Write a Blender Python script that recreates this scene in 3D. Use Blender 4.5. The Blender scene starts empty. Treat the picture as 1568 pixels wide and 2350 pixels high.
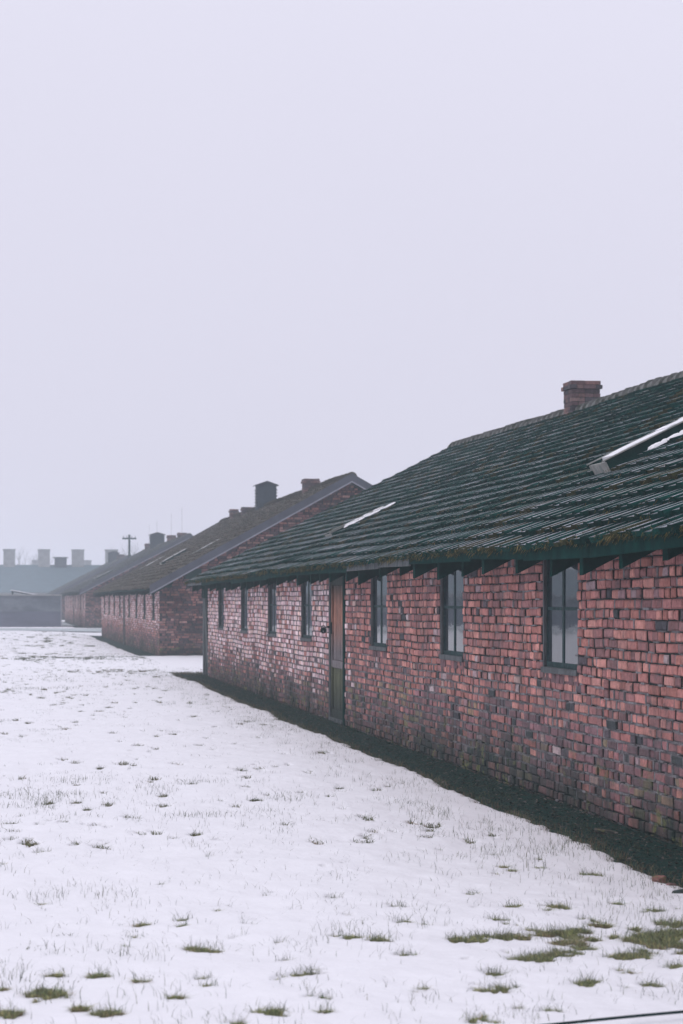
import bpy, math, random
import numpy as np
random.seed(7)
rng = np.random.default_rng(11)
sc = bpy.context.scene
COL = sc.collection

# ------------------------------------------------------------------ camera, sky, sun, exposure
FPX = 4900.0                      # focal length in units of a 1568 px wide picture
TH = math.atan(788.0 / FPX)
CS, SN = math.cos(TH), math.sin(TH)
EYE = 1.65
cam_d = bpy.data.cameras.new('camera')
cam = bpy.data.objects.new('camera', cam_d); COL.objects.link(cam)
cam.location = (0, 0, EYE)
cam.rotation_euler = (math.radians(90), 0, -TH)
cam_d.sensor_fit = 'VERTICAL'; cam_d.sensor_height = 36.0; cam_d.sensor_width = 24.0
cam_d.lens = FPX / 2350.0 * 36.0
cam_d.shift_y = 205.0 / 2350.0
cam_d.clip_start = 0.1; cam_d.clip_end = 3000
cam_d.dof.use_dof = True; cam_d.dof.focus_distance = 19.0; cam_d.dof.aperture_fstop = 5.0
sc.camera = cam

SUN_EL, SUN_ROT = math.radians(48), math.radians(-115)
w = bpy.data.worlds.new('World'); sc.world = w; w.use_nodes = True
nt = w.node_tree; nt.nodes.clear()
out = nt.nodes.new('ShaderNodeOutputWorld'); bg = nt.nodes.new('ShaderNodeBackground')
sky = nt.nodes.new('ShaderNodeTexSky'); sky.sky_type = 'NISHITA'; sky.sun_disc = False
sky.sun_elevation = SUN_EL; sky.sun_rotation = SUN_ROT; sky.dust_density = 6; sky.air_density = 1
# closed overcast: cloud layer, brighter overhead than at the horizon, over the clear sky
tc = nt.nodes.new('ShaderNodeTexCoord'); sep = nt.nodes.new('ShaderNodeSeparateXYZ')
mr = nt.nodes.new('ShaderNodeMapRange'); mr.interpolation_type = 'SMOOTHSTEP'
mr.inputs['From Min'].default_value = -0.05; mr.inputs['From Max'].default_value = 1.0
ovc = nt.nodes.new('ShaderNodeMix'); ovc.data_type = 'RGBA'
nz = nt.nodes.new('ShaderNodeTexNoise'); nz.inputs['Scale'].default_value = 2.2; nz.inputs['Detail'].default_value = 3
ovc.inputs[6].default_value = (7.28, 7.13, 8.45, 1)
ovc.inputs[7].default_value = (10.6, 10.5, 12.0, 1)
nmul = nt.nodes.new('ShaderNodeMapRange'); nmul.inputs['To Min'].default_value = 0.975; nmul.inputs['To Max'].default_value = 1.025
vm = nt.nodes.new('ShaderNodeVectorMath'); vm.operation = 'SCALE'
mix = nt.nodes.new('ShaderNodeMix'); mix.data_type = 'RGBA'; mix.inputs[0].default_value = 0.97
L = nt.links.new
L(tc.outputs['Generated'], sep.inputs[0]); L(sep.outputs['Z'], mr.inputs['Value'])
L(mr.outputs[0], ovc.inputs[0]); L(tc.outputs['Generated'], nz.inputs['Vector'])
L(nz.outputs['Fac'], nmul.inputs['Value']); L(nmul.outputs[0], vm.inputs['Scale']); L(ovc.outputs[2], vm.inputs[0])
L(sky.outputs[0], mix.inputs[6]); L(vm.outputs[0], mix.inputs[7]); L(mix.outputs[2], bg.inputs['Color'])
bg.inputs['Strength'].default_value = 0.1
L(bg.outputs[0], out.inputs['Surface'])

sun_d = bpy.data.lights.new('sun', 'SUN'); sun_d.energy = 0.7; sun_d.angle = math.radians(30); sun_d.color = (1.0, 0.96, 0.93)
sun = bpy.data.objects.new('sun', sun_d); COL.objects.link(sun)
sun.rotation_euler = (math.radians(42), 0, math.radians(-65))
sc.view_settings.view_transform = 'Standard'; sc.view_settings.look = 'None'
sc.view_settings.exposure = 0.0; sc.view_settings.gamma = 1.0; sc.view_settings.use_curve_mapping = False
sc.cycles.volume_bounces = 2
sc.render.resolution_x = 683; sc.render.resolution_y = 1024

# ------------------------------------------------------------------ helpers
def gp(px, py, h=0.0):
    """ground point seen at pixel of the 1568x2350 picture"""
    D = FPX * (EYE - h) / (py - 1380.0); X = (px + 4) * D * CS / FPX
    return X, (D - X * SN) / CS
def proj(X, Y, Z):
    D = X * SN + Y * CS
    return 784 + FPX * (X * CS - Y * SN) / D, 1380 - FPX * (Z - EYE) / D, D

_perm = rng.random((256, 256))
def vnoise(x, y):
    xi = np.floor(x).astype(int); yi = np.floor(y).astype(int)
    fx = x - xi; fy = y - yi; fx = fx * fx * (3 - 2 * fx); fy = fy * fy * (3 - 2 * fy)
    a = _perm[xi & 255, yi & 255]; b = _perm[(xi + 1) & 255, yi & 255]
    c = _perm[xi & 255, (yi + 1) & 255]; d = _perm[(xi + 1) & 255, (yi + 1) & 255]
    return (a * (1 - fx) + b * fx) * (1 - fy) + (c * (1 - fx) + d * fx) * fy
def fbm(x, y, o=4):
    x = np.asarray(x, float); y = np.asarray(y, float)
    s = 0; a = 0.5; t = 0
    for i in range(o):
        s = s + a * vnoise(x * 2 ** i + 17.3 * i, y * 2 ** i + 5.1 * i); t += a; a *= 0.5
    return s / t
_pl = _perm.tolist()
def fb(x, y, o=3):
    s_ = 0.; a_ = .5; t_ = 0.
    for i in range(o):
        X_ = x * 2 ** i + 17.3 * i; Y_ = y * 2 ** i + 5.1 * i; xi = math.floor(X_); yi = math.floor(Y_); fx = X_ - xi; fy = Y_ - yi
        fx = fx * fx * (3 - 2 * fx); fy = fy * fy * (3 - 2 * fy); r0 = _pl[xi & 255]; r1 = _pl[(xi + 1) & 255]; y0 = yi & 255; y1 = (yi + 1) & 255
        s_ += a_ * ((r0[y0] * (1 - fx) + r1[y0] * fx) * (1 - fy) + (r0[y1] * (1 - fx) + r1[y1] * fx) * fy); t_ += a_; a_ *= .5
    return s_ / t_

def mesh_np(name, V, F, tone=None, smooth=False, mi=None):
    V = np.asarray(V, dtype=np.float32).reshape(-1, 3); F = np.asarray(F, dtype=np.int32)
    k = F.shape[1]
    me = bpy.data.meshes.new(name)
    me.vertices.add(len(V)); me.vertices.foreach_set('co', V.ravel())
    me.loops.add(F.size); me.loops.foreach_set('vertex_index', F.ravel())
    me.polygons.add(len(F)); me.polygons.foreach_set('loop_start', np.arange(0, F.size, k, dtype=np.int32))
    try: me.polygons.foreach_set('loop_total', np.full(len(F), k, dtype=np.int32))
    except Exception: pass
    me.polygons.foreach_set('use_smooth', np.full(len(F), bool(smooth)))
    me.update(calc_edges=True)
    if mi is not None: me.polygons.foreach_set('material_index', np.asarray(mi, dtype=np.int32))
    if tone is not None:
        t = np.asarray(tone, dtype=np.float32)
        if t.shape[1] == 3: t = np.hstack([t, np.ones((len(t), 1), np.float32)])
        at = me.attributes.new('tone', 'FLOAT_COLOR', 'FACE'); at.data.foreach_set('color', t.ravel())
    return me
def add(name, me, mat, parent=None, loc=None, kind=None, label=None, cat=None, group=None):
    if isinstance(mat, (list, tuple)):
        for m_ in mat: me.materials.append(m_)
    elif not me.materials: me.materials.append(mat)
    o = bpy.data.objects.new(name, me); COL.objects.link(o)
    if parent: o.parent = parent
    if loc is not None: o.location = loc
    if kind: o['kind'] = kind
    if label: o['label'] = label
    if cat: o['category'] = cat
    if group: o['group'] = group
    return o
def empty(name, loc, label, cat, group=None, rz=0):
    o = bpy.data.objects.new(name, None); COL.objects.link(o); o.location = loc; o.rotation_euler = (0, 0, rz)
    o.empty_display_size = 0.3
    o['label'] = label; o['category'] = cat
    if group: o['group'] = group
    return o

BOXF = np.array([[0, 3, 2, 1], [4, 5, 6, 7], [0, 1, 5, 4], [1, 2, 6, 5], [2, 3, 7, 6], [3, 0, 4, 7]])
class MB:
    def __init__(s): s.V = []; s.F = []; s.T = []; s.n = 0
    def raw(s, V, F, tone=(.5, .5, .5)):
        V = np.asarray(V, float); F = np.asarray(F)
        s.V.append(V); s.F.append(F + s.n); s.n += len(V); s.T.append(np.tile(np.array(tone, float), (len(F), 1)))
    def box(s, x0, x1, y0, y1, z0, z1, tone=(.5, .5, .5), jit=0):
        V = np.array([[x0, y0, z0], [x1, y0, z0], [x1, y1, z0], [x0, y1, z0], [x0, y0, z1], [x1, y0, z1], [x1, y1, z1], [x0, y1, z1]], float)
        if jit: V += rng.uniform(-jit, jit, V.shape)
        s.raw(V, BOXF, tone)
    def hexa(s, P, tone=(.5, .5, .5)): s.raw(P, BOXF, tone)
    def beam(s, a, b, wx, wz, tone=(.5, .5, .5)):
        a = np.array(a, float); b = np.array(b, float); d = b - a; d /= np.linalg.norm(d)
        up = np.array([0, 0, 1.]) if abs(d[2]) < .9 else np.array([1., 0, 0])
        sd = np.cross(d, up); sd /= np.linalg.norm(sd); u = np.cross(sd, d)
        P = []
        for c in (a, b):
            for (i, j) in ((-1, -1), (1, -1), (1, 1), (-1, 1)): P.append(c + sd * i * wx / 2 + u * j * wz / 2)
        s.raw(P, np.array([[0, 1, 2, 3], [7, 6, 5, 4], [0, 4, 5, 1], [1, 5, 6, 2], [2, 6, 7, 3], [3, 7, 4, 0]]), tone)
    def tube(s, pts, r, n=8, tone=(.5, .5, .5), caps=True):
        pts = np.array(pts, float); m = len(pts); rr = r if hasattr(r, '__len__') else [r] * m
        V = []
        for i, p in enumerate(pts):
            d = pts[min(i + 1, m - 1)] - pts[max(i - 1, 0)]; d /= np.linalg.norm(d)
            up = np.array([0, 0, 1.]) if abs(d[2]) < .9 else np.array([1., 0, 0])
            a = np.cross(d, up); a /= np.linalg.norm(a); b = np.cross(a, d)
            for k in range(n):
                t = 2 * math.pi * k / n; V.append(p + rr[i] * (math.cos(t) * a + math.sin(t) * b))
        F = []
        for i in range(m - 1):
            for k in range(n):
                k2 = (k + 1) % n; F.append([i * n + k, i * n + k2, (i + 1) * n + k2, (i + 1) * n + k])
        if caps:
            for base in (0, (m - 1) * n):
                c = len(V); V.append(pts[0] if base == 0 else pts[-1])
                for k in range(0, n, 2): F.append([c, base + k, base + (k + 1) % n, base + (k + 2) % n])
        s.raw(V, F, tone)
    def mesh(s, name, smooth=False): return mesh_np(name, np.vstack(s.V), np.vstack(s.F), np.vstack(s.T), smooth)
    def build(s, name, mat, parent=None, **k):
        sm = k.pop('smooth', False)
        return add(name, s.mesh(name, sm), mat, parent, **k)

# ------------------------------------------------------------------ materials
def mat(name, base=(.5, .5, .5), rough=.7, tone=False, var=.25, scale=6., detail=5, stretch=(1, 1, 1), col2=None, c2cover=.5, c2scale=2., c2soft=.08,
        bump=.3, bscale=40., spec=.3, rvar=.0, fleck=None, coords='pos', bdist=.01, stain=False):
    m = bpy.data.materials.new(name); m.use_nodes = True
    t = m.node_tree; N = t.nodes; l = t.links.new
    b = N['Principled BSDF']; b.inputs['Roughness'].default_value = rough; b.inputs['Specular IOR Level'].default_value = spec
    if coords == 'pos':
        g = N.new('ShaderNodeNewGeometry'); P = g.outputs['Position']
    else:
        g = N.new('ShaderNodeTexCoord'); P = g.outputs['Object']
    mp = N.new('ShaderNodeMapping'); mp.inputs['Scale'].default_value = stretch; l(P, mp.inputs['Vector']); P2 = mp.outputs[0]
    if tone:
        a = N.new('ShaderNodeAttribute'); a.attribute_name = 'tone'; base_out = a.outputs['Color']
    else:
        rgb = N.new('ShaderNodeRGB'); rgb.outputs[0].default_value = (*base, 1); base_out = rgb.outputs[0]
    n1 = N.new('ShaderNodeTexNoise'); n1.inputs['Scale'].default_value = scale; n1.inputs['Detail'].default_value = detail
    n1.inputs['Roughness'].default_value = .65; l(P2, n1.inputs['Vector'])
    r = N.new('ShaderNodeMapRange'); r.inputs['From Min'].default_value = .3; r.inputs['From Max'].default_value = .7
    r.inputs['To Min'].default_value = 1 - var; r.inputs['To Max'].default_value = 1 + var; l(n1.outputs['Fac'], r.inputs['Value'])
    mu = N.new('ShaderNodeVectorMath'); mu.operation = 'SCALE'; l(base_out, mu.inputs[0]); l(r.outputs[0], mu.inputs['Scale'])
    co = mu.outputs[0]
    def over(co, colr, cover, sc_, soft, det=6, st=None):
        n2 = N.new('ShaderNodeTexNoise'); n2.inputs['Scale'].default_value = sc_; n2.inputs['Detail'].default_value = det
        n2.inputs['Roughness'].default_value = .7; l(P2, n2.inputs['Vector'])
        th = 1 - cover; lo = .5 + (th - .5) * .55
        rr = N.new('ShaderNodeMapRange'); rr.inputs['From Min'].default_value = lo - soft; rr.inputs['From Max'].default_value = lo + soft
        l(n2.outputs['Fac'], rr.inputs['Value'])
        mx = N.new('ShaderNodeMix'); mx.data_type = 'RGBA'; l(rr.outputs[0], mx.inputs[0]); l(co, mx.inputs[6]); mx.inputs[7].default_value = (*colr, 1)
        return mx.outputs[2]
    if col2: co = over(co, col2, c2cover, c2scale, c2soft)
    if fleck: co = over(co, fleck[0], fleck[1], fleck[2], .03)
    if stain:
        def noise(sc3, scl, det, lo, hi):
            mq = N.new('ShaderNodeMapping'); mq.inputs['Scale'].default_value = sc3; l(P, mq.inputs['Vector'])
            nq = N.new('ShaderNodeTexNoise'); nq.inputs['Scale'].default_value = scl; nq.inputs['Detail'].default_value = det; nq.inputs['Roughness'].default_value = .7; l(mq.outputs[0], nq.inputs['Vector'])
            rq = N.new('ShaderNodeMapRange'); rq.inputs['From Min'].default_value = lo; rq.inputs['From Max'].default_value = hi; l(nq.outputs['Fac'], rq.inputs['Value']); return rq.outputs[0]
        def blend(fac, colr, amt, co):
            m2 = N.new('ShaderNodeMath'); m2.operation = 'MULTIPLY'; l(fac, m2.inputs[0]); m2.inputs[1].default_value = amt; m2.use_clamp = True
            mx = N.new('ShaderNodeMix'); mx.data_type = 'RGBA'; l(m2.outputs[0], mx.inputs[0]); l(co, mx.inputs[6]); mx.inputs[7].default_value = (*colr, 1); return mx.outputs[2]
        co = blend(noise((1, 1, .35), 1.3, 7, .50, .68), (.040, .048, .050), .55, co)        # soot and rain streaks
        co = blend(noise((1, 1, .8), 2.6, 8, .55, .66), (.15, .135, .14), .40, co)           # dusty bloom
        sz = N.new('ShaderNodeSeparateXYZ'); l(P, sz.inputs[0]); zr_ = N.new('ShaderNodeMapRange')
        zr_.inputs['From Min'].default_value = .62; zr_.inputs['From Max'].default_value = .02; l(sz.outputs['Z'], zr_.inputs['Value'])
        mm_ = N.new('ShaderNodeMath'); mm_.operation = 'MULTIPLY'; l(zr_.outputs[0], mm_.inputs[0]); l(noise((1, 1, .6), 1.6, 7, .42, .60), mm_.inputs[1])
        co = blend(mm_.outputs[0], (.014, .036, .030), .85, co)                               # algae creeping up from the wet ground
        m3 = N.new('ShaderNodeMath'); m3.operation = 'MULTIPLY'; l(zr_.outputs[0], m3.inputs[0]); l(noise((1, 1, 1.6), 4.5, 6, .56, .64), m3.inputs[1])
        co = blend(m3.outputs[0], (.17, .19, .07), .75, co)                                   # lichen
    l(co, b.inputs['Base Color'])
    if rvar:
        r2 = N.new('ShaderNodeMapRange'); r2.inputs['To Min'].default_value = max(0.05, rough - rvar); r2.inputs['To Max'].default_value = min(1, rough + rvar)
        r2.inputs['From Min'].default_value = .35; r2.inputs['From Max'].default_value = .65
        n3 = N.new('ShaderNodeTexNoise'); n3.inputs['Scale'].default_value = scale * 1.7; n3.inputs['Detail'].default_value = 4; l(P2, n3.inputs['Vector'])
        l(n3.outputs['Fac'], r2.inputs['Value']); l(r2.outputs[0], b.inputs['Roughness'])
    if bump:
        n4 = N.new('ShaderNodeTexNoise'); n4.inputs['Scale'].default_value = bscale; n4.inputs['Detail'].default_value = 5; l(P2, n4.inputs['Vector'])
        bp = N.new('ShaderNodeBump'); bp.inputs['Strength'].default_value = bump; bp.inputs['Distance'].default_value = bdist
        l(n4.outputs['Fac'], bp.inputs['Height']); l(bp.outputs[0], b.inputs['Normal'])
    return m

M = {}
M['brick'] = mat('brick', stain=True, tone=True, var=.38, scale=20, rough=.9, bump=.9, bscale=60, spec=.15, col2=(.04, .052, .055), c2cover=.27, c2scale=10, c2soft=.1,
                 fleck=((.30, .27, .28), .17, 22))
M['mortar'] = mat('mortar', stain=True, base=(.17, .165, .175), rough=.95, var=.35, scale=25, col2=(.018, .034, .034), c2cover=.72, c2scale=4, c2soft=.12, bump=1, bscale=70, spec=.15, bdist=.02)
M['pointing'] = mat('pointing', stain=True, tone=True, rough=.95, var=.35, scale=30, bump=.8, bscale=80, spec=.1)
M['tile'] = mat('roof_tile', tone=True, rough=.32, rvar=.18, var=.35, scale=9, col2=(.006, .022, .018), c2cover=.20, c2scale=6, c2soft=.10, bump=.5, bscale=45, spec=.5)
M['tile_flank'] = mat('mossy_shaded_tile_flank', tone=True, rough=1, var=.4, scale=12, bump=.8, bscale=40, spec=.02, bdist=.02)  # moss, plus the darker look of the camera-facing sides put into the colour
M['tile_mossy'] = mat('mossy_roof_tile', tone=True, rough=.9, var=.4, scale=7, col2=(.05, .055, .04), c2cover=.5, c2scale=3, c2soft=.12, bump=1, bscale=25, spec=.2, bdist=.03)
M['ridge'] = mat('ridge_tile', (.15, .155, .15), .8, var=.5, scale=18, col2=(.04, .05, .035), c2cover=.45, c2scale=9, bump=.6, bscale=50, fleck=((.25, .26, .25), .2, 26))
M['moss'] = mat('moss', tone=True, rough=1, var=.3, scale=30, bump=0, spec=.1)
M['wood_dark'] = mat('tarred_wood', (.003, .030, .026), .95, spec=.03, var=.35, scale=6, stretch=(1, 1, 1), bump=.4, bscale=40)
M['wood_grey'] = mat('weathered_wood', (.085, .10, .105), .85, var=.5, scale=14, stretch=(4, 1, .3), col2=(.02, .035, .034), c2cover=.4, c2scale=5, bump=.5, bscale=30)
M['post'] = mat('grey_post', (.115, .135, .14), .9, var=.3, scale=10, stretch=(4, 4, .3), bump=.4, bscale=30)
M['frame'] = mat('window_paint', (.022, .048, .050), .8, spec=.12, var=.4, scale=20, bump=.4, bscale=60, fleck=((.30, .32, .34), .13, 34))
M['reveal'] = mat('window_lining', (.075, .085, .09), .85, var=.4, scale=9, stretch=(1, 1, .4), bump=.4, bscale=50)
M['door'] = mat('door_wood', tone=True, rough=.8, var=.85, scale=16, stretch=(3, 3, .28), bump=.5, bscale=30, detail=8)
M['black'] = mat('black_iron', (.004, .02, .02), .7, spec=.1, var=.3, scale=30, bump=.3, bscale=80)
M['barge'] = mat('barge_board', (.055, .062, .08), .8, var=.25, scale=3, stretch=(.6, 1, .6), bump=.2, bscale=20)
M['trim'] = mat('zinc_trim', (.20, .205, .235), .6, var=.25, scale=5, bump=.1)
M['zinc'] = mat('zinc_sheet', (.27, .27, .25), .55, var=.25, scale=12, col2=(.16, .19, .18), c2cover=.4, c2scale=8, bump=.15, bscale=30)
M['vent'] = mat('ventilator_wood', (.028, .045, .058), .8, var=.2, scale=5, bump=.2)
M['snow'] = mat('snow', (.765, .76, .785), .55, var=.03, scale=3, bump=.55, bscale=18, spec=.3, bdist=.012)
M['soil'] = mat('soil', (.030, .040, .036), 1, tone=True, var=.5, scale=14, col2=(.035, .04, .028), c2cover=.3, c2scale=9, bump=1, bscale=40, spec=.15, bdist=.02)
M['grass'] = mat('grass', tone=True, rough=.8, var=.2, scale=10, bump=0, spec=.2)
M['litter'] = mat('leaf_litter', tone=True, rough=.8, var=.3, scale=30, bump=0, spec=.08)
M['path'] = mat('wet_path', (.34, .38, .39), .6, var=.2, scale=.8, bump=.2, bscale=10)
M['concrete'] = mat('shed_render', (.085, .105, .125), .85, var=.35, scale=.7, stretch=(1, 1, 2), col2=(.18, .20, .22), c2cover=.32, c2scale=.35, c2soft=.12, bump=.3, bscale=6)
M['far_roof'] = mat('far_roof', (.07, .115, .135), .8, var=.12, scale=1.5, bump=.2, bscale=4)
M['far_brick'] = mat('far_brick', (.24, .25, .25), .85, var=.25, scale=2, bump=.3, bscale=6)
M['bark'] = mat('bark', (.07, .065, .06), .9, var=.3, scale=5)
# glass: dark room behind, sky and snow mirrored in old uneven panes
g = mat('window_glass', (.022, .034, .04), .04, var=.3, scale=3, bump=.16, bscale=3.5, spec=.5, bdist=.006)
g.node_tree.nodes['Principled BSDF'].inputs['IOR'].default_value = 1.5
M['glass'] = g

# ------------------------------------------------------------------ terrain
B1 = dict(X0=4.55, W=5.7, Y0=10.4, z0=0.0, eave=2.095, rise=3.09, oh=1.35)
B2 = dict(X0=4.80, W=5.7, Y0=64.3, z0=0.0, eave=2.07, rise=3.36, oh=.95)
B3 = dict(X0=4.80, W=5.7, Y0=119.6, z0=0.15, eave=2.07, rise=3.12, oh=.95)
B4 = dict(X0=4.80, W=5.7, Y0=174.0, z0=0.15, eave=2.07, rise=3.12, oh=.95)
LEN = 36.25
def terr(X, Y):
    z = 0.13 * np.exp(-((X - 0.5) / 3.2) ** 2 - ((Y - 104) / 11.) ** 2)
    z = z + 0.15 * np.clip((Y - 104) / 14., 0, 1) ** 2 * (3 - 2 * np.clip((Y - 104) / 14., 0, 1))
    return z
def bare_dist(X, Y):
    """distance (m) outside the drip strips round the barracks; negative on the bare earth"""
    d = np.full(np.shape(X), 1e3)
    wob = (fbm(X * .9, Y * .35, 3) - .5) * .22 + (fbm(X * 5, Y * 5, 3) - .5) * .13 + (fbm(X * 17, Y * 14, 2) - .5) * .06
    for b, mx in ((B1, .62), (B2, .58), (B3, .5), (B4, .5)):
        x0 = b['X0'] - mx; x1 = b['X0'] + 2 * b['W'] + .6; y0 = b['Y0'] - .45; y1 = b['Y0'] + LEN + (2.2 if b is B1 else 1.2)
        dx = np.maximum(x0 - X, X - x1); dy = np.maximum(y0 - Y, Y - y1)
        dd = np.where((dx > 0) & (dy > 0), np.hypot(np.maximum(dx, 0), np.maximum(dy, 0)), np.maximum(dx, dy))
        d = np.minimum(d, dd)
    return d + wob
# tufts where the grass breaks the snow: picture x, y, half width, kind (0 green, 1 brown)
TUFT = [(110,2276,42,0),(230,2236,22,0),(245,2322,29,0),(622,2326,38,0),(645,2246,18,0),(712,2232,28,1),(690,2240,22,1),(465,2248,20,1),(482,2262,14,0),(325,2250,15,1),
 (405,2288,15,0),(20,2323,28,0),(460,2180,26,0),(500,2182,14,0),(330,2124,18,0),(420,2112,20,0),(418,2125,14,0),(795,2150,30,0),(865,2156,28,0),(925,2118,20,0),(915,2084,24,0),
 (1180,2080,20,0),(1280,2086,36,0),(1150,2112,25,0),(1170,2120,20,1),(1070,2158,42,0),(1120,2152,40,0),(1180,2150,38,0),(1240,2142,40,1),(1300,2140,44,0),(1375,2122,26,1),(1345,2112,20,0),
 (1310,2166,40,1),(1340,2152,26,0),(1270,2196,48,1),(1305,2188,36,0),(1230,2208,50,0),(1340,2176,22,0),(1145,2240,30,0),(1130,2236,20,1),(1347,2256,34,0),(1120,2268,36,0),(1160,2270,26,0),(1450,2198,44,0),
 (1480,2190,30,1),(1515,2150,60,0),(1560,2140,40,0),(1475,2158,36,0),(1550,2120,40,0),(1540,2172,50,1),(1460,2130,12,1),(1550,2222,28,0),(1440,2230,26,1),(1495,2262,25,0),(1265,2322,22,0),(1268,2298,12,1),
 (1108,2338,30,0),(730,2292,30,0),(745,2320,16,0),(975,2272,16,0),(655,2204,8,1),(545,2152,14,0),(640,2164,12,0),(570,2124,14,0),(1085,2054,16,0),(770,2066,15,0),(1360,2008,22,0),
 (95,1957,15,0),(25,1890,14,0),(480,1967,12,0),(230,1763,8,0),(498,1670,8,0),(590,1837,14,0),(687,1682,6,0),(175,1842,12,0),(780,1810,6,0),(125,2238,16,0),(4,2270,12,1),(185,2312,16,0),
 (935,2197,28,0),(1188,2268,12,0),(610,2058,9,0),(1468,2180,20,0),(1565,2186,22,1),(1410,2148,12,0),(545,2350,30,0),(1345,2140,18,1),(1190,2318,14,1),(890,1806,6,0),(450,1917,14,0),(70,1940,8,0),(375,2030,9,0),
 (200,1858,6,0),(440,1800,6,0),(560,1770,7,0),(1500,2090,22,0),(1420,2075,14,0),(1525,2070,12,0)]
TP = []
for (px, py, hw, kd) in TUFT:
    X, Y = gp(px, py, .02); r = hw * (Y / FPX); n_ = 3 + int(r * 60)
    for q_ in range(n_):
        t_ = (q_ + .5) / n_ * 2 - 1
        TP.append((X + r * t_ * .85, Y + random.gauss(0, r * .55), r * random.uniform(.22, .45) * (1.1 - .45 * abs(t_)) + .006, kd if random.random() < .8 else 1 - kd))
for k in range(620):   # smaller breaks further off
    Y = random.uniform(8, 16) if k < 90 else (random.uniform(13, 58) if k < 460 else random.uniform(58, 112)); X = random.uniform(-1.5, 3.6)
    TP.append((X, Y, random.uniform(.008, .024) * (.9 if Y < 14 else 2.2 if Y < 58 else 4.5), 0 if random.random() < .8 else 1))
def melt(X, Y, only=None):
    w_ = np.zeros(np.shape(X))
    for (tx, ty, r, kd) in (TP if only is None else only):
        ry = r * (1.4 if ty < 14 else 2.6)
        m = (np.abs(X - tx) < r * 2.6) & (np.abs(Y - ty) < ry * 2.6)
        if not m.any(): continue
        q2 = ((X[m] - tx) / r) ** 2 + ((Y[m] - ty) / ry) ** 2
        w_[m] = np.maximum(w_[m], np.exp(-q2 * .55))
    return w_ + (w_ > .02) * ((fbm(X * 21, Y * 15, 3) - .5) * 1.5 + (fbm(X * 60, Y * 40, 2) - .5) * .5)
def snow_h(X, Y):
    h = .026 + (fbm(X * 2.2, Y * 1.6, 4) - .5) * .040 + (fbm(X * .6, Y * .35, 2) - .5) * .03
    h = h + (fbm(X * 9, Y * 7, 3) - .5) * .014
    h = np.maximum(h, .006)
    bd = bare_dist(X, Y)
    h = np.where(bd < .16, -.015 + (h + .015) * np.clip(bd / .10, -.5, 1.0), h)
    ml = melt(X, Y); s_ = np.clip((ml - .50) / .22, 0, 1); s_ = s_ * s_ * (3 - 2 * s_)
    h = h * (1 - s_) - .006 * s_
    # thin strips where the grass shows between barracks
    for (yy, x0, x1, a) in ((61.0, .6, 3.9, .030), (50.5, 1.6, 4.3, .024), (86, -1, 3.4, .02)):
        k = np.exp(-((Y - yy) / 1.1) ** 2) * (X > x0) * (X < x1); h = h - k * a * 1.3 * (fbm(X * 7, Y * 1.2, 3) > .58)
    return h
# ground sheet (soil) and snow sheet, one tensor grid each
def axis(parts):
    o = []
    for a, b, s in parts: o += list(np.arange(a, b, s))
    return np.array(o + [parts[-1][1]])
def sheet(xs, ys, zf):
    X, Y = np.meshgrid(xs, ys, indexing='xy'); Z = zf(X, Y)
    V = np.stack([X, Y, Z], -1).reshape(-1, 3); nx, ny = len(xs), len(ys)
    i = np.arange(nx - 1)[None, :] + nx * np.arange(ny - 1)[:, None]; i = i.ravel()
    return V, np.stack([i, i + 1, i + nx + 1, i + nx], 1)
xs = axis([(-300, -20, 20), (-20, -2, 1), (-2, 8, .15), (8, 30, 1), (30, 320, 20)])
ys = axis([(-20, 6, 2), (6, 60, .3), (60, 130, .6), (130, 220, 5), (220, 420, 20)])
V, F = sheet(xs, ys, lambda X, Y: terr(X, Y) + (fbm(X * 3, Y * 3, 3) - .5) * .02 - .002)
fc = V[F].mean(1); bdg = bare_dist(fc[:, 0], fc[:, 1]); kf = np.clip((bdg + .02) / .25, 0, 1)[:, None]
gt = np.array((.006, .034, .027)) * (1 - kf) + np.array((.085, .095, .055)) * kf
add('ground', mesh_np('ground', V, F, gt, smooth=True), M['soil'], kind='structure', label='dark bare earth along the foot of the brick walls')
xs = axis([(-300, -20, 20), (-20, -3, 1), (-3, -.4, .2), (-.4, 4.3, .022), (4.3, 8, .25), (8, 30, 1), (30, 320, 20)])
yl = [-20, -10, 0, 4, 6]; y = 7.2
while y < 130: yl.append(y); y += .022 * (y / 8.) ** 1.25
yl += list(range(132, 220, 6)) + list(range(220, 421, 20)); ys = np.array(yl, float)
V, F = sheet(xs, ys, lambda X, Y: terr(X, Y) + snow_h(X, Y))
add('snow', mesh_np('snow', V, F, smooth=True), M['snow'], kind='structure', label='thin snow cover with grass poking through')
# wet cross path beyond the second barrack
xs = axis([(-40, 4.1, 2.2), (4.1, 30, 2)]); ys = np.arange(126., 171.1, 3)
keep = lambda X, Y: .15 + .058 + 0 * X
xs = np.linspace(3.0, 4.45, 6); V, F = sheet(xs, ys, keep); V2, F2 = sheet(np.linspace(-40, 30, 24), np.linspace(108.2, 114.5, 4), lambda X, Y: terr(X, Y) + .062)
mb = MB(); mb.raw(V, F); mb.raw(V2, F2)
mb.build('path', M['path'], kind='structure', label='pale wet path between the barracks')

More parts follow.
